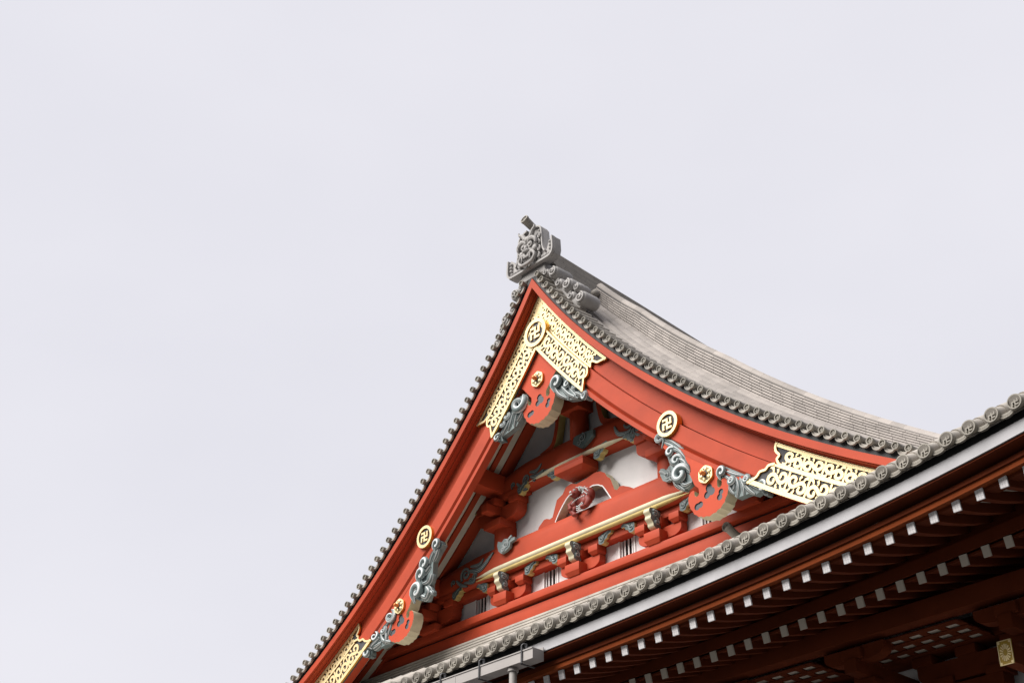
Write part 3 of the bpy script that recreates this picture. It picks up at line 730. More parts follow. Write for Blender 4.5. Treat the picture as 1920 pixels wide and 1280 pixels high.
# lower half of the pendant, right side (dx, dz from the rosette)
HALF = [(.23, -.20), (.225, -.30), (.25, -.345), (.30, -.35), (.335, -.32), (.345, -.27), (.335, -.225), (.37, -.20), (.42, -.205), (.475, -.25), (.50, -.33), (.50, -.42), (.47, -.50), (.455, -.56), (.40, -.62), (.385, -.68), (.31, -.73), (.28, -.77), (.20, -.785), (.16, -.82), (.08, -.82), (.0, -.85)]
def pendant(cx_, cz_, s, kind, k=1.0, kz=1.0, dz=0.0):
    h = [(a*k, b*kz+dz) for a, b in HALF]
    right = [(cx_+a, cz_+b) for a, b in h]; left = [(cx_-a, cz_+b) for a, b in h]
    if kind == 'apex':
        top = [(cx_-.50, cz_+.13), (0, cz_+.62), (cx_+.50, cz_+.13)]
        outl = [(cx_-.50, cz_+.0)]+top+[(cx_+.50, cz_+0.0), (cx_+.44, cz_-.05)]+right+left[::-1][1:]+[(cx_-.44, cz_-.05)]
    else:
        c = CV[s]
        lx = c.l_of_x(abs(cx_)-.50); l2 = c.l_of_x(abs(cx_)+.42)
        upl = c.at(lx-.02, NB+.06); upr = c.at(l2-.2, NB+.06)
        inner = [(cx_-s*a, cz_+b) for a, b in h]; outer_ = [(cx_+s*a, cz_+b) for a, b in h]
        mid = [c.at(lx+(l2-lx)*t, NB+.06) for t in (.35, .7)]
        outl = [(cx_-s*.29, cz_-.08), (cx_-s*.40, cz_+.20), (upl[0], upl[1]-.10), upl]+mid+[upr, (cx_+s*.33, cz_+.02), (cx_+s*.26, cz_-.06)]+outer_+inner[::-1][1:]
    holes = [blob((cx_+.02, cz_-.34*kz+dz), [(0, .06, .07), (.055, -.02, .07), (-.05, -.055, .065)]),
             blob((cx_+.29*k, cz_-.50*kz+dz), [(.015, .045, .052), (-.02, -.04, .058)]),
             blob((cx_-.25*k, cz_-.57*kz+dz), [(.035, .025, .058), (-.035, .01, .062)])]
    mb = MB(); mb.prism(outl, YP, YP+.25, holes=holes, mi=0, side=1, hside=2)
    o = mb.build('gable_pendant', [REDF, CREAM, VOID], hall, smooth=40)
    mb = MB()
    for hh in holes: mb.prism([((q[0]-hh[0][0])+hh[0][0], q[1]) for q in hh], YP+.018, YP+.04)
    mb.build('slate_inlay', INLAY, o, smooth=0)
    # rosette
    mb = MB(); n = 12; pts = []
    for i in range(48):
        a = 2*math.pi*i/48; r = .185*k*(1-.07*abs(math.cos(a*3))); pts.append((cx_+r*math.cos(a), cz_+r*math.sin(a)))
    mb.prism(pts, YP-.05, YP+.01, mi=0, side=1)
    for i in range(6):
        a = 2*math.pi*i/6+.3
        mb.ell((cx_+.105*k*math.cos(a), YP-.055, cz_+.105*k*math.sin(a)), (.050*k, .02, .034*k), 0, 10, 6, Matrix.Rotation(-a, 3, 'Y'))
        a += math.pi/6
        mb.ell((cx_+.12*k*math.cos(a), YP-.052, cz_+.12*k*math.sin(a)), (.013, .012, .013), 2, 8, 4)
    mb.ring((cx_, cz_), .045*k, .068*k, YP-.07, YP-.04, 24, 2)
    ro = mb.build('gold_rosette', [GOLD, GOLDE, VOID], o, smooth=40)
    mb = MB(); mb.tube([(cx_, YP-.03, cz_), (cx_, YP-.16, cz_)], [.052*k, .042*k], 6, 0); mb.ell((cx_, YP-.16, cz_), (.042*k, .02, .042*k), 0, 8, 5)
    mb.build('boss', COPPER, o)
    return o
def whorl(mb, u, v, r, a0, sgn, turns=1.3, tail=0, y=.04, wd=None, yb=.17, pxm=88., mi=0):
    x, z = P(u, v, y); r = r/pxm
    q = spiral(x, z, r, math.radians(a0), turns, sgn, tail/pxm); wd = wd/pxm if wd else r*.72
    n = len(q); rad = [wd*(.30+.32*min(1, i/n*1.6)) for i in range(n)]
    if tail: 
        for k in range(6): rad[n-1-k] *= .25+.75*k/6
    mb.tube([(p[0], y-.05*math.sin(math.pi*min(1, i/n*1.2))-i*1e-4, p[1]) for i, p in enumerate(q)], rad, 9, mi, uvw=True)
    mb.disc((x, z), r*.9, y+.02, yb, 16, mi)
def blade(mb, pts, wd, y=.04, pxm=88., mi=0, yb=.12):
    q = smooth_line([P(u, v, y) for u, v in pts], 6); n = len(q)
    w_ = [max(.01, wd/pxm*math.sin(math.pi*(.12+.85*i/(n-1)))**.7) for i in range(n)]
    mb.ribbon(q, w_, y, yb, mi, dome=.45)
pa = pendant(0, -1.05, 1, 'apex', .92, .98, -.13)
prr = pendant(4.13, -4.59, 1, 'side', .88, .88); pll = pendant(-4.12, -4.62, -1, 'side', .88, .88)
def zz(x0, y0, s): return lambda a, b: (x0+a/s, y0+b/s)
# --- apex pendant leaves (right, left)
g = zz(880, 540, 4.267)
mb = MB()
mb.prism([P(*g(*q), .05) for q in [(670, 740), (700, 700), (760, 700), (880, 770), (940, 800), (965, 860), (940, 890), (900, 860), (860, 885), (790, 895), (720, 870), (670, 810)]], .05, .18)
for (a, b, r, a0, sg, tl) in ((710, 760, 42, 200, 1, 50), (795, 772, 24, 60, -1, 30), (850, 790, 24, 120, 1, 30), (930, 855, 26, 150, -1, 0)):
    u, v = g(a, b); whorl(mb, u, v, r/4.267*1.25, a0, sg, 1.25, tl/4.267)
for pts, wd in (([(690, 800), (720, 850), (780, 880)], 40), ([(740, 790), (800, 850), (870, 880)], 44), ([(760, 810), (790, 850), (795, 890)], 30), ([(840, 830), (880, 850), (950, 880)], 40), ([(800, 800), (850, 860), (845, 880)], 34), ([(890, 800), (930, 820), (955, 870)], 34)):
    blade(mb, [g(*p) for p in pts], wd/4.267)
mb.build('leaf_carving', CARV, pa, smooth=60)
mb = MB()
mb.prism([P(*g(*q), .05) for q in [(370, 890), (420, 860), (450, 880), (470, 940), (430, 1000), (380, 1100), (330, 1140), (260, 1190), (270, 1220), (225, 1225), (210, 1190), (260, 1130), (290, 1020), (340, 960)]], .05, .18)
for (a, b, r, a0, sg, tl) in ((405, 930, 55, 30, 1, 40), (310, 1035, 26, 100, 1, 20), (275, 1095, 24, 100, 1, 25), (235, 1200, 26, 60, -1, 10)):
    u, v = g(a, b); whorl(mb, u, v, r/4.267*1.2, a0, sg, 1.25, tl/4.267)
for pts, wd in (([(390, 980), (370, 1050), (360, 1110)], 40), ([(430, 980), (400, 1040), (380, 1060)], 40), ([(350, 1000), (330, 1080), (310, 1140)], 40), ([(330, 1040), (300, 1110), (260, 1180)], 44), ([(420, 900), (400, 960), (350, 1010)], 40), ([(290, 1120), (260, 1160), (225, 1200)], 34)):
    blade(mb, [g(*p) for p in pts], wd/4.267)
mb.build('leaf_carving', CARV, pa, smooth=60)
# --- right pendant leaves
g = zz(1220, 800, 6.7375)
mb = MB()
mb.prism([P(*g(*q), .05) for q in [(65, 180), (90, 125), (160, 130), (280, 190), (410, 260), (440, 400), (520, 620), (525, 690), (440, 760), (420, 800), (340, 770), (280, 650), (270, 560), (220, 400), (200, 330), (180, 250), (110, 220)]], .05, .18)
for (a, b, r, a0, sg, tl) in ((130, 165, 58, 330, -1, 90), (268, 325, 55, 40, -1, 60), (345, 430, 60, 20, -1, 60), (395, 610, 98, 30, -1, 60)):
    u, v = g(a, b); whorl(mb, u, v, r/6.7375*1.08, a0, sg, 1.3, tl/6.7375, pxm=96)
for pts, wd in (([(150, 150), (270, 190), (400, 280)], 60), ([(180, 200), (300, 260), (410, 330)], 66), ([(280, 290), (370, 320), (440, 400)], 66), ([(330, 400), (420, 440), (470, 520)], 76), ([(300, 480), (420, 500), (500, 590)], 76), ([(290, 600), (330, 720), (430, 800)], 76), ([(340, 620), (430, 740), (520, 700)], 76), ([(250, 360), (260, 440), (300, 500)], 56)):
    blade(mb, [g(*p) for p in pts], wd/6.7375, pxm=96)
mb.build('leaf_carving', CARV, prr, smooth=60)
mb = MB()
mb.prism([P(*g(*q), .05) for q in [(880, 520), (960, 500), (1150, 560), (1230, 620), (1380, 700), (1440, 700), (1490, 760), (1480, 860), (1440, 865), (1400, 800), (1320, 860), (1240, 840), (1180, 860), (1090, 900), (1020, 830), (990, 740), (940, 640), (890, 600)]], .05, .18)
for (a, b, r, a0, sg, tl) in ((915, 575, 56, 200, 1, 60), (1030, 690, 46, 100, 1, 40), (1218, 672, 46, 100, 1, 40), (1430, 760, 60, 170, 1, 20)):
    u, v = g(a, b); whorl(mb, u, v, r/6.7375*1.1, a0, sg, 1.3, tl/6.7375, pxm=96)
for pts, wd in (([(1000, 700), (1010, 790), (1060, 850)], 56), ([(1080, 640), (1110, 760), (1090, 900)], 66), ([(1060, 700), (1050, 780), (1010, 800)], 56), ([(1130, 640), (1170, 760), (1180, 860)], 60), ([(1150, 660), (1230, 780), (1320, 850)], 66), ([(1210, 700), (1280, 730), (1390, 800)], 66), ([(960, 560), (1050, 600), (1160, 620)], 60), ([(1250, 650), (1330, 690), (1400, 760)], 60), ([(940, 620), (990, 660), (1010, 740)], 56)):
    blade(mb, [g(*p) for p in pts], wd/6.7375, pxm=96)
mb.build('leaf_carving', CARV, prr, smooth=60)
# --- left pendant leaves
g = zz(540, 960, 4.0)
mb = MB()
mb.prism([P(*g(*q), .05) for q in [(1100, 230), (1130, 215), (1160, 240), (1130, 290), (1090, 370), (1085, 460), (1065, 530), (1060, 600), (1040, 660), (980, 660), (940, 620), (940, 560), (960, 500), (975, 420), (1010, 350), (1070, 300)]], .05, .18)
for (a, b, r, a0, sg, tl) in ((1125, 245, 30, 200, 1, 40), (1035, 390, 34, 200, 1, 40), (1010, 470, 36, 200, 1, 40), (980, 595, 46, 200, 1, 50)):
    u, v = g(a, b); whorl(mb, u, v, r/4*1.15, a0, sg, 1.25, tl/4, pxm=76)
for pts, wd in (([(1110, 270), (1080, 330), (1060, 390)], 40), ([(1130, 270), (1110, 330), (1090, 370)], 36), ([(1070, 400), (1030, 450), (980, 470)], 40), ([(1080, 460), (1060, 520), (1000, 540)], 44), ([(1040, 560), (1060, 600), (1020, 660)], 50), ([(1000, 620), (1040, 640), (1060, 600)], 44), ([(1060, 590), (1080, 600), (1085, 620)], 30), ([(1000, 400), (990, 460), (960, 520)], 36)):
    blade(mb, [g(*p) for p in pts], wd/4, pxm=76)
mb.build('leaf_carving', CARV, pll, smooth=60)
mb = MB()
mb.prism([P(*g(*q), .05) for q in [(740, 790), (780, 755), (805, 790), (790, 830), (760, 900), (770, 970), (700, 1010), (650, 1010), (620, 1040), (625, 1080), (590, 1080), (575, 1050), (610, 980), (650, 920), (690, 860)]], .05, .18)
for (a, b, r, a0, sg, tl) in ((780, 785, 34, 60, 1, 30), (660, 935, 24, 60, 1, 30), (725, 890, 24, 100, 1, 20), (605, 1055, 28, 60, -1, 20)):
    u, v = g(a, b); whorl(mb, u, v, r/4*1.15, a0, sg, 1.25, tl/4, pxm=76)
for pts, wd in (([(760, 820), (720, 880), (700, 930)], 44), ([(740, 880), (740, 950), (730, 990)], 40), ([(700, 900), (720, 960), (770, 970)], 40), ([(690, 940), (650, 980), (620, 1010)], 50), ([(700, 980), (660, 1010), (640, 1020)], 40), ([(640, 980), (610, 1010), (590, 1050)], 36), ([(780, 830), (760, 900), (750, 930)], 36)):
    blade(mb, [g(*p) for p in pts], wd/4, pxm=76)
mb.build('leaf_carving', CARV, pll, smooth=60)

# ------------------------------------------------------------------ gable wall and its timber
YW = 1.3
mb = MB(); pl = [(-8.1, -5.5)]
for s in (-1, 1):
    xs = np.linspace(8.0, .0, 24) if s < 0 else np.linspace(0.2, 8.0, 24)
    for x in xs: pl.append((s*x, prof(x, s)-.15))
pl.append((8.1, -5.5))
WX = 1.0
wins = [(cx_-.17, cx_+.21) for cx_ in (-3.07, -1.03, 1.03, 3.07)]
holes = [[(a, -4.31), (b, -4.31), (b, -4.93), (a, -4.93)] for a, b in wins]
mb.prism(pl, YW, YW+.12, holes=holes)
mb.build('gable_wall', PLA, hall, smooth=0)
for a, b in wins:
    mb = MB()
    mb.box((a-.03, YW-.02, -4.99), (a+.012, YW+.1, -4.28)); mb.box((b-.012, YW-.02, -4.99), (b+.03, YW+.1, -4.28)); mb.box((a+.012, YW-.02, -4.32), (b-.012, YW+.1, -4.28))
    mb.box((a+.013, YW+.02, -4.93), (a+.05, YW+.1, -4.321)); mb.box((a+.051, YW+.02, -4.36), (b-.013, YW+.1, -4.321))
    wo = mb.build('barred_window', WHITE, hall, smooth=0)
    mb = MB(); mb.box((a-.02, YW+.085, -4.95), (b+.02, YW+.11, -4.29)); mb.build('dark_opening', WINB, wo, smooth=0)
    for k in range(3):
        x = a+.10+k*.095; mb = MB(); mb.box((x, YW+.01, -4.94), (x+.036, YW+.025, -4.322), bev=.004); mb.build('window_bar', WHITE, wo, smooth=0)
# base beams
mb = MB(); mb.box((-6.5, .95, -5.06), (6.5, YW+.05, -4.915), bev=.008); mb.build('base_beam', RED, hall)
mb = MB(); mb.box((-6.8, 1.03, -5.42), (6.8, YW+.06, -5.13), bev=.008); mb.build('base_beam', RED, hall)
mb = MB(); mb.box((-6.7, 1.12, -5.131), (6.7, YW+.04, -5.059)); mb.build('beam_gap_shade', BLACK, hall, smooth=0)  # black strip puts the shade between the two base beams into colour
# lintel under the rainbow beam
mb = MB(); mb.box((-4.2, 1.10, -4.40), (4.2, YW+.03, -4.26), bev=.006); mb.build('lintel', RED, hall)
# lower tie beam with gilt lower edge, slightly cambered
def camber(x, half, rise): return rise*(1-(x/half)**2)
def beam(zt, zb, half, rise, y0, y1, name, taper=.0):
    mb = MB(); N = 40; prev = None; rows = []
    for i in range(N+1):
        x = -half+2*half*i/N; e = camber(x, half, rise); t = taper*max(0, (abs(x)/half-.62)/.38)**1.6
        a, b = zb+e, zt+e*1.0-t
        rows.append([(x, y0+.05, a), (x, y0+.012, a+.03), (x, y0, a+(b-a)*.35), (x, y0, a+(b-a)*.7), (x, y0+.03, b-.04), (x, y0+.09, b), (x, y1, b), (x, y1, a)])
    k = 8; vs = [v for r in rows for v in r]
    fs = [(i*k+j, (i+1)*k+j, (i+1)*k+(j+1) % k, i*k+(j+1) % k) for i in range(N) for j in range(k)]
    fs += [list(range(k)), [N*k+j for j in range(k)][::-1]]
    mb.add(vs, fs); return mb.build(name, RED, hall, smooth=50)
b1 = beam(-3.60, -4.25, 4.15, .02, .98, YW+.04, 'tie_beam', .14)
mb = MB()
q = [(x, -4.165+.02*(1-(x/4.15)**2)) for x in np.linspace(-2.9, 2.9, 40)]
n = len(q)
def band(q, w_, y0, mi):
    for (dz, ww, yy) in ((.030, .052, -.045), (-.028, .046, -.022)):
        pass
wv = [.06*min(1, (min(i, n-1-i)+.4)/4) for i in range(n)]
mb.tube([(p[0], .975, p[1]+.035) for p in q], [a*1.0 for a in wv], 10, 0)  # highlight put into the colour: paler bead above the ochre one
mb.tube([(p[0], .985, p[1]-.030) for p in q], [a*.8 for a in wv], 10, 1)
mb.build('gilt_moulding', [CREAM, OCHRE], b1, smooth=60)
def painted_scroll(mb, gx, items, y, pxm, mi=0):
    for it in items:
        if it[0] == 'w':
            _, a, b, r, a0, sg, tl = it; u, v = gx(a, b); x, z = P(u, v, y)
            q = spiral(x, z, r/pxm, math.radians(a0), 1.4, sg, tl/pxm); mb.ribbon(q, [r/pxm*.42]*len(q), y-.014, y+.01, mi, dome=.12)
        else:
            _, pts, wd = it; q = smooth_line([P(*gx(*p), y) for p in pts], 6); n = len(q)
            mb.ribbon(q, [max(.008, wd/pxm*math.sin(math.pi*(.1+.88*i/(n-1)))**.7) for i in range(n)], y-.016, y+.01, mi, dome=.12)
g = zz(820, 920, 4.922)
mb = MB(); pxm = 86*4.922
painted_scroll(mb, g, [('w', 265, 770, 62, 200, 1, 30), ('w', 150, 850, 26, 200, 1, 20), ('w', 345, 790, 28, 20, -1, 10), ('w', 310, 830, 26, 20, -1, 10),
    ('b', [(250, 850), (330, 840), (350, 800)], 30), ('b', [(300, 740), (400, 720), (520, 565)], 46), ('b', [(310, 700), (390, 680), (430, 620)], 34), ('b', [(180, 830), (220, 870), (280, 880)], 30)], .975, pxm)
mb.build('painted_scroll', CARVD, b1, smooth=40)
b2 = beam(-2.02, -2.60, 2.25, .09, 1.0, YW+.04, 'rainbow_beam', .12)
mb = MB(); q = [(x, -2.57+.12*(1-(x/2.1)**2)) for x in np.linspace(-1.35, 1.5, 34)]; n = len(q)
mb.tube([(p[0], 1.0, p[1]) for p in q], [.048*min(1, (min(i, n-1-i)+.3)/7) for i in range(n)], 10, 0)
mb.build('gilt_moulding', CREAM, b2, smooth=60)
g = zz(1040, 740, 8); pxm = 90*8
mb = MB()
painted_scroll(mb, g, [('w', 1240, 500, 70, 200, 1, 40), ('b', [(900, 480), (960, 590), (1100, 560), (1170, 470)], 60), ('b', [(1040, 450), (1090, 490), (1190, 420)], 44), ('b', [(1130, 600), (1160, 560), (1180, 500)], 44), ('b', [(1200, 570), (1250, 600), (1290, 600)], 44), ('w', 1330, 540, 50, 60, -1, 20)], .995, pxm)
mb.build('painted_scroll', CARVD, b2, smooth=40); mb = MB()
g = zz(860, 860, 7.11)
painted_scroll(mb, g, [('w', 905, 270, 62, 200, 1, 40), ('w', 730, 350, 36, 200, 1, 40), ('w', 1010, 280, 28, 20, -1, 10), ('b', [(780, 330), (860, 400), (920, 400)], 50), ('b', [(960, 240), (1060, 220), (1138, 140)], 66), ('b', [(950, 180), (1040, 160), (1110, 60)], 50)], 1.0, 88*7.11)
mb.build('painted_scroll', CARVD, b2, smooth=40)

# ------------------------------------------------------------------ bracket sets
def arm_outline(cx_, half, zt, zb, r=.16):
    """bow-shaped bracket arm, curved lower corners"""
    pts = [(cx_-half, zt), (cx_-half, (zt+zb)/2+.02)]
    for k in range(1, 7):
        a = math.pi/2*k/6; pts.append((cx_-half+r*1.3*(1-math.cos(a)), (zt+zb)/2+.02-((zt+zb)/2+.02-zb)*math.sin(a)))
    return pts+[(2*cx_-p[0], p[1]) for p in pts[::-1]]
def carved_nose(parent, x, z, y, s, mirror=1, size=.3, face=True):
    """leaf-carved beam nosing in the wall plane: dark leaf face with ochre edge"""
    o_ = [(0, .12), (.10, .15), (.20, .19), (.30, .21), (.335, .17), (.33, .11), (.25, .10), (.22, .04), (.16, .02), (.13, -.04), (.06, -.05), (.0, -.02)]
    k = size/.33
    mb = MB(); mb.prism([(x+mirror*a*k, z+b*k) for a, b in o_], y, y+.13, mi=0, side=1)
    q = smooth_line([(.03, .03), (.09, .10), (.05, .13)], 5); mb.ribbon([(x+mirror*a*k, z+b*k) for a, b in spiral(.075, .055, .065, 1.2, 1.3, 1, 0)], [.028*k]*31, y-.012, y+.01, 2, dome=.2)
    q = smooth_line([(.12, .05), (.18, .12), (.28, .165)], 5); mb.ribbon([(x+mirror*a*k, z+b*k) for a, b in q], [.04*k]*len(q), y-.013, y+.01, 2, dome=.2)
    mb.build('carved_nosing', [DKGR, OCHRE, CARVD], parent, smooth=40)
for cx_ in (0, -2.05, 2.05):
    mb = MB()
    # big block: square body with tapered foot
    y0, y1 = .80, 1.25
    def taper_block(mb, x0, x1, ya, yb, z0, z1, zt):
        mb.box((x0, ya, z1), (x1, yb, zt), bev=.006)
        t = .05; vs = [(x0+t, ya+t, z0), (x1-t, ya+t, z0), (x1-t, yb, z0), (x0+t, yb, z0), (x0+.003, ya+.003, z1), (x1-.003, ya+.003, z1), (x1-.003, yb, z1), (x0+.003, yb, z1)]
        mb.add(vs, [(0, 3, 2, 1), (4, 5, 6, 7), (0, 1, 5, 4), (1, 2, 6, 5), (2, 3, 7, 6), (3, 0, 4, 7)])
    taper_block(mb, cx_-.19, cx_+.19, .88, 1.28, -4.915, -4.84, -4.68)
    mb.prism(arm_outline(cx_, .52, -4.58, -4.80), 1.10, 1.26)
    for xo in (-.42, .42, 0):
        taper_block(mb, cx_+xo-.12, cx_+xo+.12, 1.02, 1.27, -4.58, -4.52, -4.40)
    bk = mb.build('bracket_set', RED, hall, smooth=30)
    carved_nose(bk, cx_+.56, -4.40, 1.04, 1, 1, .33); carved_nose(bk, cx_-.56, -4.40, 1.04, 1, -1, .33)
    # forward nosing: cream S-shaped edge facing the front, leaf on its side
    mb = MB(); w2 = .07
    path = [(1.02, -4.28), (.90, -4.255), (.80, -4.27), (.765, -4.34), (.81, -4.40), (.80, -4.47), (.86, -4.53), (.88, -4.60), (.98, -4.64)]
    path = smooth_line(path, 5); th = .05
    vs = []; n = len(path)
    top = [(1.0, -4.40)]*n
    for i, (yy, zz_) in enumerate(path): vs += [(cx_-w2, yy, zz_), (cx_+w2, yy, zz_), (cx_-w2, 1.06, zz_), (cx_+w2, 1.06, zz_)]
    fs = []; fs2 = []
    for i in range(n-1):
        a = i*4; b = a+4; fs.append((a, a+1, b+1, b)); fs2 += [(a+1, a+3, b+3, b+1), (a, b, b+2, a+2)]
    mb.add(vs, fs, 0); mb.add(vs, fs2, 1)
    e = (n-1)*4; mb.add(vs, [(e, e+1, e+3, e+2)], 0)
    for (dy, dz, r) in ((.90, -4.36, .055), (.945, -4.51, .06)):
        sp = spiral(dy, dz, r, 1.0, 1.3, 1, .05); mb.tube([(cx_+w2+.012, p[0], p[1]) for p in sp], [.018]*len(sp), 7, 2, uvw=True)
    mb.tube([(cx_+w2+.012, .86, -4.30), (cx_+w2+.015, .94, -4.31), (cx_+w2+.01, 1.0, -4.37)], [.02, .03, .015], 7, 2, uvw=True)
    mb.build('forward_nosing', [CREAM, GREEN, CARV], bk, smooth=50)

# bracket clusters carrying the purlins at the sides
def cluster(cx_, zt, zb, s, up_=True):
    """stepped bracket under a purlin; zt purlin underside, zb foot"""
    mb = MB(); h = zt-zb
    mb.box((cx_-.26, .84, zb), (cx_+.26, 1.28, zb+.20*h), bev=.01)
    mb.prism(arm_outline(cx_, .62, zb+.62*h, zb+.20*h, .2), 1.0, 1.24)
    mb.box((cx_-.10, .62, zb+.36*h), (cx_+.10, 1.2, zb+.60*h), bev=.01)
    for xo in (-.5, .5): mb.box((cx_+xo-.14, .96, zb+.625*h), (cx_+xo+.14, 1.27, zb+.82*h), bev=.01)
    mb.box((cx_-.15, .78, zb+.625*h), (cx_+.15, 1.1, zb+.82*h), bev=.01)
    mb.box((cx_-.75, .98, zb+.823*h), (cx_+.75, 1.26, zb+h), bev=.01)
    o = mb.build('purlin_bracket', RED, hall, smooth=30)
    carved_nose(o, cx_+.62, zt-.14, .97, 1, 1, .30); carved_nose(o, cx_-.62, zt-.14, .97, 1, -1, .30)
    mb = MB(); mb.box((cx_-.18, .17, zt+.003), (cx_+.18, YW+.1, zt+.40), bev=.01); mb.build('purlin', RED, hall)
for s in (-1, 1):
    cluster(s*2.27, -2.50, -3.22, s); cluster(s*4.25, -4.20, -4.93, s)
    mb = MB(); mb.tube([(s*2.27, 1.25, -3.64), (s*2.27, 1.25, -3.2)], .255, 26); po = mb.build('gable_post', RED, hall, smooth=50)
    g = zz(860, 860, 7.11); mb = MB()
    base = [(525, 1100), (515, 1160), (530, 1230), (570, 1262), (620, 1230), (680, 1170), (690, 1110), (748, 1070), (750, 1035), (680, 1060), (610, 1065), (575, 1110)]
    pts = [P(*g(a, b), .89) for a, b in base]
    if s > 0: pts = [P(a, b, .89) for a, b in [(1238, 879), (1245, 878), (1249, 882), (1256, 872), (1268, 874), (1266, 888), (1258, 899), (1251, 903), (1243, 901), (1238, 891)]]
    mb.prism(pts, .885, .95, mi=0)
    x0, z0 = P(*g(620, 1140), .885)
    if s > 0: x0, z0 = P(1253, 890, .885)
    for (dx, dz, r) in ((.02, .0, .085), (-.07, -.08, .06)):
        sp = spiral(x0+dx*(-s), z0+dz, r, 1.0, 1.4, 1, .05); mb.ribbon(sp, [.03]*len(sp), .872, .89, 1, dome=.2)
    sp = smooth_line([(x0+.05*(-s), z0+.02), (x0+.11*(-s), z0+.08), (x0+.2*(-s), z0+.13)], 5); mb.ribbon(sp, [.045]*len(sp), .870, .89, 1, dome=.2)
    mb.build('carved_foot', [GREEN, CARV], po, smooth=40)

# ------------------------------------------------------------------ frog-leg strut with lion
g = zz(1020, 860, 9.844); YK = 1.05
outp = [(1004, 1003), (1009, 993), (1010, 988), (1020, 974), (1025, 972), (1031, 973), (1036, 969), (1044, 937), (1055, 926), (1061, 913), (1071, 906), (1081, 907), (1100, 896), (1116, 885), (1125, 883), (1134, 886), (1138, 893), (1144, 896), (1152, 917), (1157, 918), (1162, 911), (1167, 910), (1180, 912), (1188, 915), (1194, 925)]
inn = [(1149, 939), (1145, 932), (1131, 912), (1126, 910), (1121, 908.5), (1111, 910), (1104, 914), (1085, 917), (1067, 929), (1057, 944), (1048, 962), (1042, 977), (1040, 986)]
hin = [P(a, b, YK) for a, b in inn]
outl = [P(a, b, YK) for a, b in outp]+hin
mb = MB(); mb.prism(outl, YK, YK+.2, mi=0, side=1)
ks = mb.build('frog_leg_strut', [RED, CREAM], hall, smooth=40)
mb = MB()
q = smooth_line([(p[0], p[1]) for p in hin], 4)
mb.ribbon(q, [.022]*len(q), YK-.006, YK+.01, 0)
mb.build('white_outline', WHITE, ks, smooth=0)
mb = MB(); mb.box((-.40, .82, -2.62), (.40, 1.25, -2.575+.0), bev=.005)
mb.box((-.40, .82, -2.74), (.40, 1.25, -2.622), bev=.005)
vs = [(-.30, .90, -2.80), (.30, .90, -2.80), (.30, 1.25, -2.80), (-.30, 1.25, -2.80), (-.397, .823, -2.74), (.397, .823, -2.74), (.397, 1.25, -2.74), (-.397, 1.25, -2.74)]
mb.add(vs, [(0, 3, 2, 1), (0, 1, 5, 4), (1, 2, 6, 5), (3, 0, 4, 7)])
bb = mb.build('bearing_block', RED, hall, smooth=30)
carved_nose(bb, .52, -2.62, 1.0, 1, 1, .38); carved_nose(bb, -.52, -2.62, 1.0, 1, -1, .38)
# the crouching lion
mb = MB()
lx, lz = P(1090, 938, .95); yl = .98
def E(dx, dy, dz, rx, ry, rz, mi=0): mb.ell((dx, dy, dz), (rx, ry, rz), mi, 14, 9)
E(.02, 0, -.02, .17, .12, .15); E(.13, .02, .06, .13, .11, .14); E(-.06, -.12, .12, .105, .10, .10)       # trunk, back, head
E(-.07, -.21, .075, .060, .05, .042); E(-.07, -.255, .10, .024, .016, .016, 1); mb.box((-.105, -.258, .050), (-.035, -.235, .062), 1)                                # muzzle, nose
for sg in (-1, 1): E(-.06+sg*.045, -.205, .14, .017, .02, .015, 1); E(-.05+sg*.10, -.04, .17, .03, .03, .035)
for (a, b, c_, d) in ((-.12, -.08, -.06, .07), (.12, -.06, -.08, .095)): E(a, b, c_, d, d, d)
mb.tube([(-.12, -.1, -.02), (-.22, -.12, -.06), (-.18, -.13, -.14)], [.05, .045, .04], 8); E(-.18, -.14, -.15, .05, .05, .035)
mb.tube([(-.10, -.06, -.12), (-.18, -.1, -.20), (-.09, -.1, -.28)], [.06, .055, .04], 8); E(-.08, -.13, -.29, .06, .06, .035)
mb.tube([(.16, -.06, -.04), (.24, -.1, -.12), (.16, -.1, -.19)], [.075, .07, .045], 8); E(.13, -.13, -.20, .07, .06, .035)
for k in range(16):     # curled mane
    a = math.pi*(k/15)*1.15-.2; r = .125
    E(-.05+r*math.cos(a)*1.0, -.06+.02*(k % 2), .12+r*math.sin(a)*.9, .026, .04, .028, 1)
for k in range(9):
    a = math.pi*(k/8); E(-.05+.085*math.cos(a), -.12, .14+.07*math.sin(a), .018, .03, .020, 1)
for k in range(9):      # collar and belly folds
    t = k/8; E(-.15+.30*t, -.135-.03*math.sin(math.pi*t), -.055+.05*t, .013, .013, .013, 1)
for j in range(3):
    q = [(-.04+.17*t, -.13-.03*math.sin(math.pi*t), -.14-.035*j-.05*math.sin(math.pi*t)+.05*t) for t in np.linspace(0, 1, 9)]
    mb.tube(q, .009, 6, 1)
for (pa_, pb_) in (((.10, .12), (.20, .02)), ((.14, .16), (.22, .08)), ((.06, .16), (.16, .18)), ((.12, -.02), (.22, -.08)), ((.10, -.08), (.20, .0))):
    q = [(pa_[0]+(pb_[0]-pa_[0])*t, -.115+.02*abs(t-.5), pa_[1]+(pb_[1]-pa_[1])*t) for t in np.linspace(0, 1, 6)]; mb.tube(q, .007, 6, 1)
mb.v = [(lx+.01+a*1.12, yl+b, lz+.015+c_*1.1) for a, b, c_ in mb.v]
mb.build('lion_carving', [LION, LEDGE], hall, smooth=70)

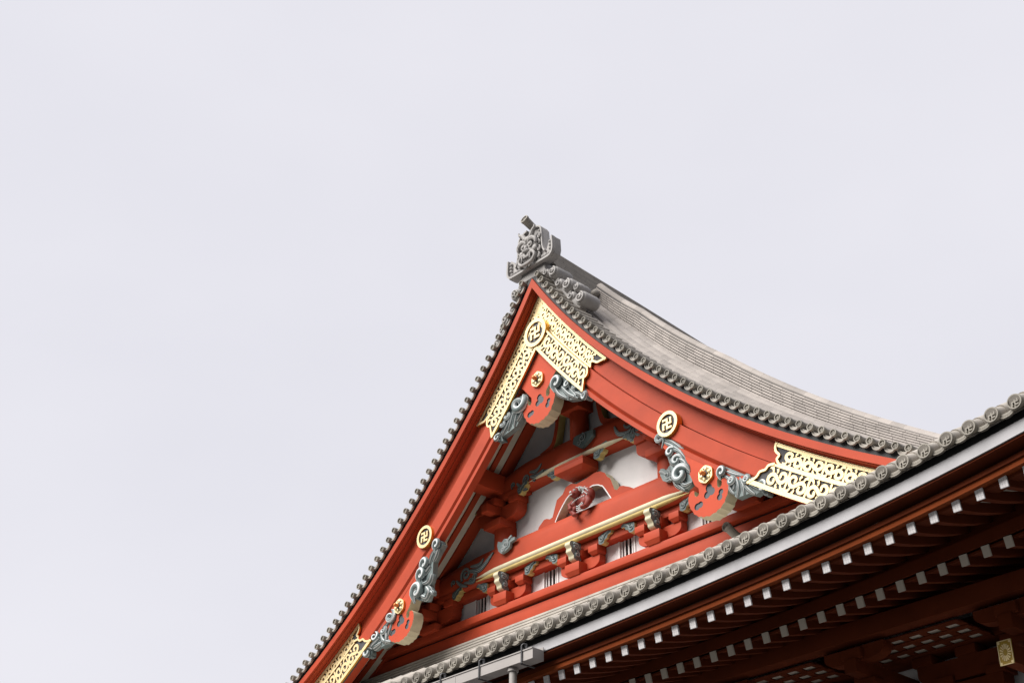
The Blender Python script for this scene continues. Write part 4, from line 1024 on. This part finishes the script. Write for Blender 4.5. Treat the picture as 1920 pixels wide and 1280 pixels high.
# ------------------------------------------------------------------ king post above the rainbow beam
mb = MB(); g = zz(1040, 740, 8)
sil = [(235, 100), (700, 100), (640, 200), (600, 330), (580, 420), (575, 620), (320, 640), (305, 480), (250, 380), (240, 250)]
pp = [P(*g(a, b), 1.0) for a, b in sil]
mb.tube([(.0, 1.14, -2.0), (.0, 1.14, -1.42)], .19, 20)
mb.box((-.26, .86, -1.42), (.26, 1.28, -1.20), bev=.01)
mb.prism(arm_outline(0, .56, -1.02, -1.22, .2), 1.0, 1.24); mb.box((-.10, .2, -1.16), (.10, 1.2, -.98), bev=.01)
mb.box((-.2, .3, -.979), (.2, YW+.05, -.55), bev=.01)
kp = mb.build('king_post', RED, hall, smooth=40)
mb = MB()
base = [(285, 640), (270, 740), (390, 800), (460, 740), (520, 670), (575, 600), (575, 510), (440, 560), (330, 610)]
mb.prism([P(*g(a, b), .90) for a, b in base], .90, .97); x0, z0 = P(*g(400, 670), .9)
for (dx, dz, r) in ((.03, .03, .09), (-.06, -.05, .06)):
    sp = spiral(x0+dx, z0+dz, r, 1, 1.4, 1, .05); mb.ribbon(sp, [.03]*len(sp), .885, .905, 1, dome=.2)
mb.build('carved_foot', [DKGR, CARVD], kp, smooth=40)
for m_ in (1, -1):
    mb = MB(); q = smooth_line([(m_*.36, -1.12), (m_*.55, -1.22), (m_*.60, -1.50), (m_*.72, -1.86), (m_*1.05, -2.02)], 8); n = len(q)
    mb.ribbon(q, [.20-.10*math.sin(math.pi*i/n) for i in range(n)], 1.08, 1.26, 0, 1)
    mb.build('king_post_brace', [RED, OCHRE], hall, smooth=30)

# ------------------------------------------------------------------ front eave
ET = [P(u, v, -3.0) for u, v in [(827.7, 1252.5), (922.8, 1212.7), (1026.7, 1168.3), (1141.2, 1121.2), (1262.6, 1069.7), (1393.4, 1010.6), (1536.7, 944.4), (1691, 867.7), (1773.1, 824.7), (1857.5, 779), (1901, 753.6)]]
EX = np.array([0]+[p[0] for p in ET]+[12.6]); EZ = np.array([ET[0][1]-.01]+[p[1] for p in ET]+[ET[-1][1]+.22])
eco = np.polyfit(EX/6, EZ, 4)
def EE(x): return float(np.polyval(eco, min(abs(x), 12.6)/6))
XS = 12.4
# skirt roof sheet and the lower slopes
def skirt(x, y):
    t = (y+3)/4.0; front = EE(x)-.12+ (2.05*t+.12*t*t)
    return front
mb = MB(); xs = np.linspace(-XS, XS, 161); ys_ = np.linspace(-3, .95, 12)
for i in range(len(xs)-1):
    for j in range(len(ys_)-1):
        mb.cur = random.random()
        def h(x, y):
            side = prof(min(abs(x), 12.6), 1 if x > 0 else -1)+.15 + (.62*max(0, -y)/3)*max(0, min(1, (abs(x)-7.5)/5))
            return min(skirt(x, y), side) if abs(x) > 7.6 else skirt(x, y)
        q = [(xs[i], ys_[j]), (xs[i+1], ys_[j]), (xs[i+1], ys_[j+1]), (xs[i], ys_[j+1])]
        mb.add([(a, b, h(a, b)) for a, b in q], [(0, 1, 2, 3)])
mb.build('skirt_roof', TILE, hall, smooth=0)
# flat courses against the gable base
def nz_(x): return -5.46+.0*x
mb = MB()
for k in range(8):
    x = -7.2+random.random()*.1
    while x < 7.2:
        xe = x+.36; mb.cur = .45+random.random()*.5; zt = -5.425-k*.062; yf = .90-k*.014
        mb.box((x, yf, zt-.040), (xe-.004, 1.2, zt)); x = xe
mb.build('flat_tile_courses', TILE, hall, smooth=0)
mb = MB(); mb.box((-7.1, .93, -5.93), (7.1, 1.19, -5.43)); mb.build('course_mortar', DARKT, hall, smooth=0)
# eave tiles
TP = .3105; X0 = ET[0][0]
R_E = .098
def eave_round():
    mb = MB(); mb.cur = .62
    mb.tube([(0, .0, -.0), (0, .20, .10), (0, .55, .28)], [R_E*.80, R_E*.80, R_E*.82], 18)
    mb.tube([(0, .24, .125), (0, .90, .50)], [R_E*.94, R_E*.98], 16)
    N = 28
    prof_ = [(R_E*.76, .03), (R_E*.76, -.012), (R_E*.80, -.024), (R_E*.94, -.024), (R_E, -.012), (R_E, .04), (R_E*.9, .075)]
    vs = [(r*math.cos(2*math.pi*k/N), y, r*math.sin(2*math.pi*k/N)) for r, y in prof_ for k in range(N)]
    mb.add(vs, [(j*N+k, j*N+(k+1) % N, (j+1)*N+(k+1) % N, (j+1)*N+k) for j in range(len(prof_)-1) for k in range(N)], 1)
    mb.disc((0, 0), R_E*.78, .006, .04, 26, 1)
    manji(mb, (0, 0), R_E*.46, -.014, .01, 1, t=.17)
    return mb
ero = eave_round().build('round_eave_tile', [TILE, TILEF], hall, loc=(X0, -3.0, EE(X0)))
epo = pan_end(.27, .062, .075, .22, .5).build('pan_eave_tile', TILEF, hall, loc=(X0+TP/2, -2.965, EE(X0+TP/2)-.0))
k0 = int((-4-X0)/TP); k1 = int((12.2-X0)/TP)
random.seed(3)
for k in range(k0, k1+1):
    if k == 0: continue
    x = X0+k*TP; sl_ = math.atan((EE(x+.1)-EE(x-.1))/.2)
    jit = random.uniform(-.004, .004)
    copy_part(ero, (x, -3.0, EE(x)+jit), hall, (0, -sl_*.6+random.uniform(-.02, .02), 0))
    xp = x+TP/2; sl_ = math.atan((EE(xp+.1)-EE(xp-.1))/.2)
    copy_part(epo, (xp, -2.965, EE(xp)-.0+jit), hall, (0, -sl_, 0))
# upturned end roll
mb = MB(); px1, pz1 = P(1366, 989, .55); mb.tube([(px1, .52, pz1), (px1+.10, .62, pz1-.16), (px1+.32, .7, pz1-.30), (px1+.6, .8, pz1-.42)], [.075, .075, .08, .08], 14)
o = mb.build('ridge_foot_tile', TILE, hall)
mb = MB(); mb.ring((0, 0), .06, .085, -.02, .03, 20); mb.disc((0, 0), .065, .0, .02, 16); manji(mb, (0, 0), .035, -.008, .005); f_ = mb.build('round_face', TILE, o, loc=(px1, .50, pz1))
def strip(name, mt, y0, y1, z0, z1, xa=-XS, xb=XS+.2, N=60, zslope=0):
    mb = MB(); xs = np.linspace(xa, xb, N); vs = []
    for x in xs:
        e = EE(x); vs += [(x, y0, e+z0), (x, y0, e+z1), (x, y1, e+z1+zslope), (x, y1, e+z0+zslope)]
    fs = [(4*i+j, 4*i+4+j, 4*i+4+(j+1) % 4, 4*i+(j+1) % 4) for i in range(N-1) for j in range(4)]+[(0, 1, 2, 3), (4*N-4, 4*N-1, 4*N-2, 4*N-3)]
    mb.add(vs, fs); return mb.build(name, mt, hall, smooth=0)
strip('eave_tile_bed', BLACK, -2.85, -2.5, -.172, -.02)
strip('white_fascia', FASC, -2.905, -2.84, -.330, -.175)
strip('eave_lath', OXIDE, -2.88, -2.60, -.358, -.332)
strip('eave_recess_shade', BLACK, -2.60, -2.5, -.43, -.36)  # shade of the deep recess painted in as a black strip
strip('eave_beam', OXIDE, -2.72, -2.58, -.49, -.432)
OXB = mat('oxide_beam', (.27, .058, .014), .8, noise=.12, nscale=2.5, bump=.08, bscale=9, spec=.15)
strip('eave_beam', OXB, -2.69, -2.44, -.563, -.493)
# flying rafters
def rafter(y0, L, w_, h_, s0, s1, capmat, name, N=8):
    """tip at the origin, running back (+y) and rising; slope grows from s0 to s1"""
    mb = MB(); pts = []; z = 0; dy = L/N
    tilt = math.atan(s0)
    for i in range(N+1):
        t = i/N; pts.append((i*dy, z)); z += dy*(s0+(s1-s0)*t)
    vs = []
    for i, (y, zc) in enumerate(pts):
        a = math.atan(s0+(s1-s0)*i/N); oy, oz = -math.sin(a)*h_/2, math.cos(a)*h_/2
        if True: vs += [(-w_/2, y-oy, zc-oz), (w_/2, y-oy, zc-oz), (w_/2, y+oy, zc+oz), (-w_/2, y+oy, zc+oz)]
    fs = [(4*i+j, 4*i+(j+1) % 4, 4*i+4+(j+1) % 4, 4*i+4+j) for i in range(N) for j in range(4)]+[(0, 3, 2, 1), (4*N, 4*N+1, 4*N+2, 4*N+3)]
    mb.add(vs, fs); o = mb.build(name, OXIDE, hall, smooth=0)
    mb = MB(); mb.box((-w_/2-.004, -.012, -h_/2-.004), (w_/2+.004, .012, h_/2+.004)); cp = mb.build('white_end_cap', capmat, o, smooth=0)
    cp.rotation_euler = (tilt, 0, 0)
    return o
fr_ = rafter(0, 1.55, .098, .126, .22, .45, CAPM, 'flying_rafter')
fx0, fy = 10.751, -2.6; first = True
FP = .3221
for k in range(-5, 45):
    x = fx0-k*FP
    if x > 12.2 or x < -3: continue
    loc_ = (x, fy, EE(x)-.632+.010*max(0, (abs(x)-9)))
    if first: fr_.location = loc_; first = False
    else: copy_part(fr_, loc_, hall)
br_ = rafter(0, 2.6, .098, .135, .28, .34, SOF, 'base_rafter'); first = True
def RZ2(x): return -8.06-.24*(10.0-abs(x))/5.7+.06*((10.0-abs(x))/5.7)**2 if abs(x) < 11 else -8.0
r2 = np.polyfit([4.0, 5.6, 7.2, 8.6, 10.05, 11.5], [-8.345, -8.31, -8.25, -8.17, -8.06, -7.93], 2)
def BZ(x): return float(np.polyval(r2, max(2.0, abs(x))))
for k in range(-5, 45):
    x = 10.046-k*.3208
    if x > 12 or x < -3: continue
    loc_ = (x, -1.4, BZ(x))
    if first: br_.location = loc_; first = False
    else: copy_part(br_, loc_, hall)
def sheet(name, mt, f, ya, yb, xa=-XS, xb=XS, N=50, t=.03):
    mb = MB(); xs = np.linspace(xa, xb, N); vs = []
    for x in xs: vs += [(x, ya, f(x, ya)), (x, yb, f(x, yb)), (x, yb, f(x, yb)+t), (x, ya, f(x, ya)+t)]
    fs = [(4*i+j, 4*i+4+j, 4*i+4+(j+1) % 4, 4*i+(j+1) % 4) for i in range(N-1) for j in range(4)]
    mb.add(vs, fs); return mb.build(name, mt, hall, smooth=0)
sheet('eave_soffit', SOF, lambda x, y: EE(x)-.64+.068+.22*(y+2.6)+.074*(y+2.6)**2*1.0, -2.45, -1.9)
sheet('eave_soffit', SOF, lambda x, y: EE(x)-.64+.068+.22*.7+.074*.49+.36*(y+1.9), -1.9, -1.3)
sheet('eave_soffit', SOF, lambda x, y: BZ(x)+.075+.30*(y+1.4), -1.22, 1.1)
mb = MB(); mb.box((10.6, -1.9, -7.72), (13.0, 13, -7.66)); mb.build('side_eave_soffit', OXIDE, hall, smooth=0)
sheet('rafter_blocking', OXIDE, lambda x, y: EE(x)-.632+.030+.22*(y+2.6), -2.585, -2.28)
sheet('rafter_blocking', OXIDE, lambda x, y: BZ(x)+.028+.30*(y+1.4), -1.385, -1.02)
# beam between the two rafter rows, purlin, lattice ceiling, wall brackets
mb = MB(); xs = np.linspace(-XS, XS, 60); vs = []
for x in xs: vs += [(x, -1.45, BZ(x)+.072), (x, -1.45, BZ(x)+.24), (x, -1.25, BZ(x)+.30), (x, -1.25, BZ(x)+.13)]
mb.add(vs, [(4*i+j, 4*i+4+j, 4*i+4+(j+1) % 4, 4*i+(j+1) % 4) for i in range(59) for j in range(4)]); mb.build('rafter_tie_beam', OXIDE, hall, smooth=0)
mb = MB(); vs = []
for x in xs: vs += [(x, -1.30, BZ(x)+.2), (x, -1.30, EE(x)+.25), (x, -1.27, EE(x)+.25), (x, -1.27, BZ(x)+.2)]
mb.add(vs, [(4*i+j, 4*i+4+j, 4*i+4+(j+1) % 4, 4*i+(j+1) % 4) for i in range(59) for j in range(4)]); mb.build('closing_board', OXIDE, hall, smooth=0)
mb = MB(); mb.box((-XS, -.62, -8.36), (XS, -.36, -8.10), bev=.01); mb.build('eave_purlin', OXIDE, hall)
XG, ZG = P(1885, 1222, -.74)
BX = [8.10-2.4*k for k in range(-1, 6)]
for bx in BX:
    mb = MB()
    mb.prism(arm_outline(bx, .82, -8.55, -8.85, .3), .55, .80); mb.prism(arm_outline(bx, .50, -8.90, -9.2, .3), .52, .79)
    for xo in (-.7, 0, .7): mb.box((bx+xo-.16, .5, -8.549), (bx+xo+.16, .86, -8.42), bev=.015)
    for xo in (-.4, .4): mb.box((bx+xo-.15, .5, -8.899), (bx+xo+.15, .83, -8.78), bev=.015)
    mb.box((bx-.28, .45, -9.5), (bx+.28, 1.0, -9.21), bev=.02)
    mb.build('wall_bracket', OXIDE, hall, smooth=30)
    mb = MB(); ax = bx+XG-8.10
    mb.prism(arm_outline(ax, .50, -8.42, -8.62, .2), -.50, -.30)
    mb.box((ax-.085, -.72, ZG-.13), (ax+.085, .9, ZG+.12), bev=.01); mb.box((ax-.10, -.62, -8.80), (ax+.10, .9, -8.60), bev=.015)
    mb.box((ax-.16, -.58, -8.597), (ax+.16, -.28, -8.45), bev=.015); mb.box((ax-.15, -.30, -8.897), (ax+.15, .0, -8.803), bev=.015)
    mb.build('eave_bracket_arm', OXIDE, hall, smooth=30)
mb = MB(); mb.box((-XS, .50, -8.40), (XS, .9, -8.05), bev=.01); mb.build('wall_purlin', OXIDE, hall)
x = -3.0; mb = MB(); wh = MB()
for i in range(-1, 42):
    x = 6.36+(.300)*i-8*.30*2
for (xa, xb) in [(b-1.62, b+.42) for b in BX[0:5]]:
    n = 7; mb = MB(); px_ = (xb-xa)/n
    for i in range(n+1): mb.box((xa+i*px_-.055, -.33, -8.40), (xa+i*px_+.055, .46, -8.385))
    for j in range(4): mb.box((xa-.055, -.34+j*.27-.06, -8.415), (xb+.055, -.34+j*.27+.06, -8.402))
    lo = mb.build('lattice_ceiling', OXIDE, hall, smooth=0)
    mb = MB(); mb.box((xa, -.30, -8.384), (xb, .46, -8.37)); mb.build('white_panel', SOF, lo, smooth=0)
# hall wall, columns below
mb = MB(); mb.box((-11.2, .95, -15.6), (11.2, 1.1, -7.5)); mb.box((11.05, 1.1, -15.6), (11.2, 12, -7.5)); mb.box((-11.2, 1.1, -15.6), (-11.05, 12, -7.5)); mb.build('hall_wall', PLA, hall, smooth=0)
mb = MB(); mb.box((-10.5, .86, -9.95), (10.5, 1.12, -9.52), bev=.015); mb.build('head_beam', OXIDE, hall)
for bx in BX[1:]:
    mb = MB(); mb.tube([(bx, .9, -15.6), (bx, .9, -9.5)], .28, 24); mb.build('column', OXIDE, hall, smooth=50)
mb = MB(); mb.box((-13, -3.2, GZ), (13, 14, -15.6), bev=.03); mb.build('stone_platform', STONE, hall)
# gilt plate on the bracket end
cx_, cz_ = XG, ZG; y_ = -.735
mb = MB(); mb.box((cx_-.10, y_, cz_-.155), (cx_+.10, y_+.012, cz_+.155)); GPM = mat('yellow_gilt', (.42, .27, .03), .45, metal=.2, noise=.1)
gp = mb.build('gilt_plate', GPM, hall, smooth=0)
mb = MB()
for k in range(16):
    a = 2*math.pi*k/16; q = [(cx_+.030*math.cos(a), cz_+.045*math.sin(a)), (cx_+.075*math.cos(a), cz_+.11*math.sin(a))]
    mb.ribbon(q, [.008, .018], y_-.008-k*2e-4, y_+.002, 0)
for a, b in ((-1, -1), (1, -1), (1, 1), (-1, 1)): mb.disc((cx_+a*.075, cz_+b*.13), .016, y_-.008, y_+.002, 10)
for k in (-1, 1): mb.box((cx_+k*.092-.005, y_-.008, cz_-.155), (cx_+k*.092+.005, y_+.002, cz_+.155))
for k in (-1, 1): mb.box((cx_-.086, y_-.0082, cz_+k*.152-.005), (cx_+.086, y_+.002, cz_+k*.152+.005))
mb.build('chrysanthemum_pattern', GOLD, gp, smooth=0)
# roof core blocks light through the shell
mb = MB()
N = 30
for s in (-1, 1):
    xs = np.linspace(.01, 10.5, N)
    for i in range(N-1):
        a = (s*xs[i], prof(xs[i], s)-.1); b = (s*xs[i+1], prof(xs[i+1], s)-.1)
        mb.add([(a[0], 1.45, a[1]), (b[0], 1.45, b[1]), (b[0], 13, b[1]), (a[0], 13, a[1])], [(0, 1, 2, 3)])
mb.build('roof_boarding', BLACK, hall, smooth=0)

# ------------------------------------------------------------------ gutter and downpipe
gx1 = 3.31; gy0, gy1 = -3.15, -2.93; gz0, gz1 = -8.275, -8.115
mb = MB(); t = .012; XL = -8
mb.box((XL, gy0, gz0), (gx1, gy1, gz0+t)); mb.box((XL, gy0, gz0+t), (gx1, gy0+t, gz1)); mb.box((XL, gy1-t, gz0+t), (gx1, gy1, gz1+.05)); mb.box((gx1-t, gy0+t, gz0+t), (gx1, gy1-t, gz1))
mb.box((XL, gy0-.012, gz1-.012), (gx1, gy0-.0005, gz1+.004))
gu = mb.build('rain_gutter', GUT, hall, smooth=0)
mb = MB()
for xj in (1.55, -.9): mb.box((xj, gy0-.004, gz0-.004), (xj+.02, gy1+.003, gz1-.013))
mb.build('gutter_joint', GUT, gu, smooth=0)
for u in (978.5, 899.5, 828, 760):
    x, _ = P(u, 1230, -3.16); mb = MB()
    mb.box((x-.013, gy0-.024, gz0-.05), (x+.013, gy0-.0125, gz1+.07)); mb.box((x-.013, gy0-.024, gz0-.05), (x+.013, gy1+.02, gz0-.035))
    mb.box((x-.010, gy0-.02, gz1+.03), (x+.010, gy1+.1, gz1+.05)); mb.box((x+.02, gy0+.03, gz1-.01), (x+.06, gy0+.05, gz1+.10))
    mb.tube([(x+.0, gy0-.02, gz1+.07), (x+.02, gy0+.0, gz1+.10), (x+.05, gy0+.04, gz1+.09)], .012, 8)
    mb.build('gutter_strap', STRAP, gu)
x, z = P(962, 1262, -3.04)
mb = MB(); mb.tube([(x, -3.04, GZ+1.3), (x, -3.04, gz0-.02)], .058, 20); mb.tube([(x, -3.04, gz0-.055), (x, -3.04, gz0-.008)], .082, 20)
mb.build('downpipe', GUT, hall, smooth=50)

# ------------------------------------------------------------------ ground
mb = MB(); S_ = 600; mb.add([(-S_, -S_, GZ), (S_, -S_, GZ), (S_, S_, GZ), (-S_, S_, GZ)], [(0, 1, 2, 3)])
gr = mb.build('ground', STONE, None, smooth=0); gr['kind'] = 'structure'
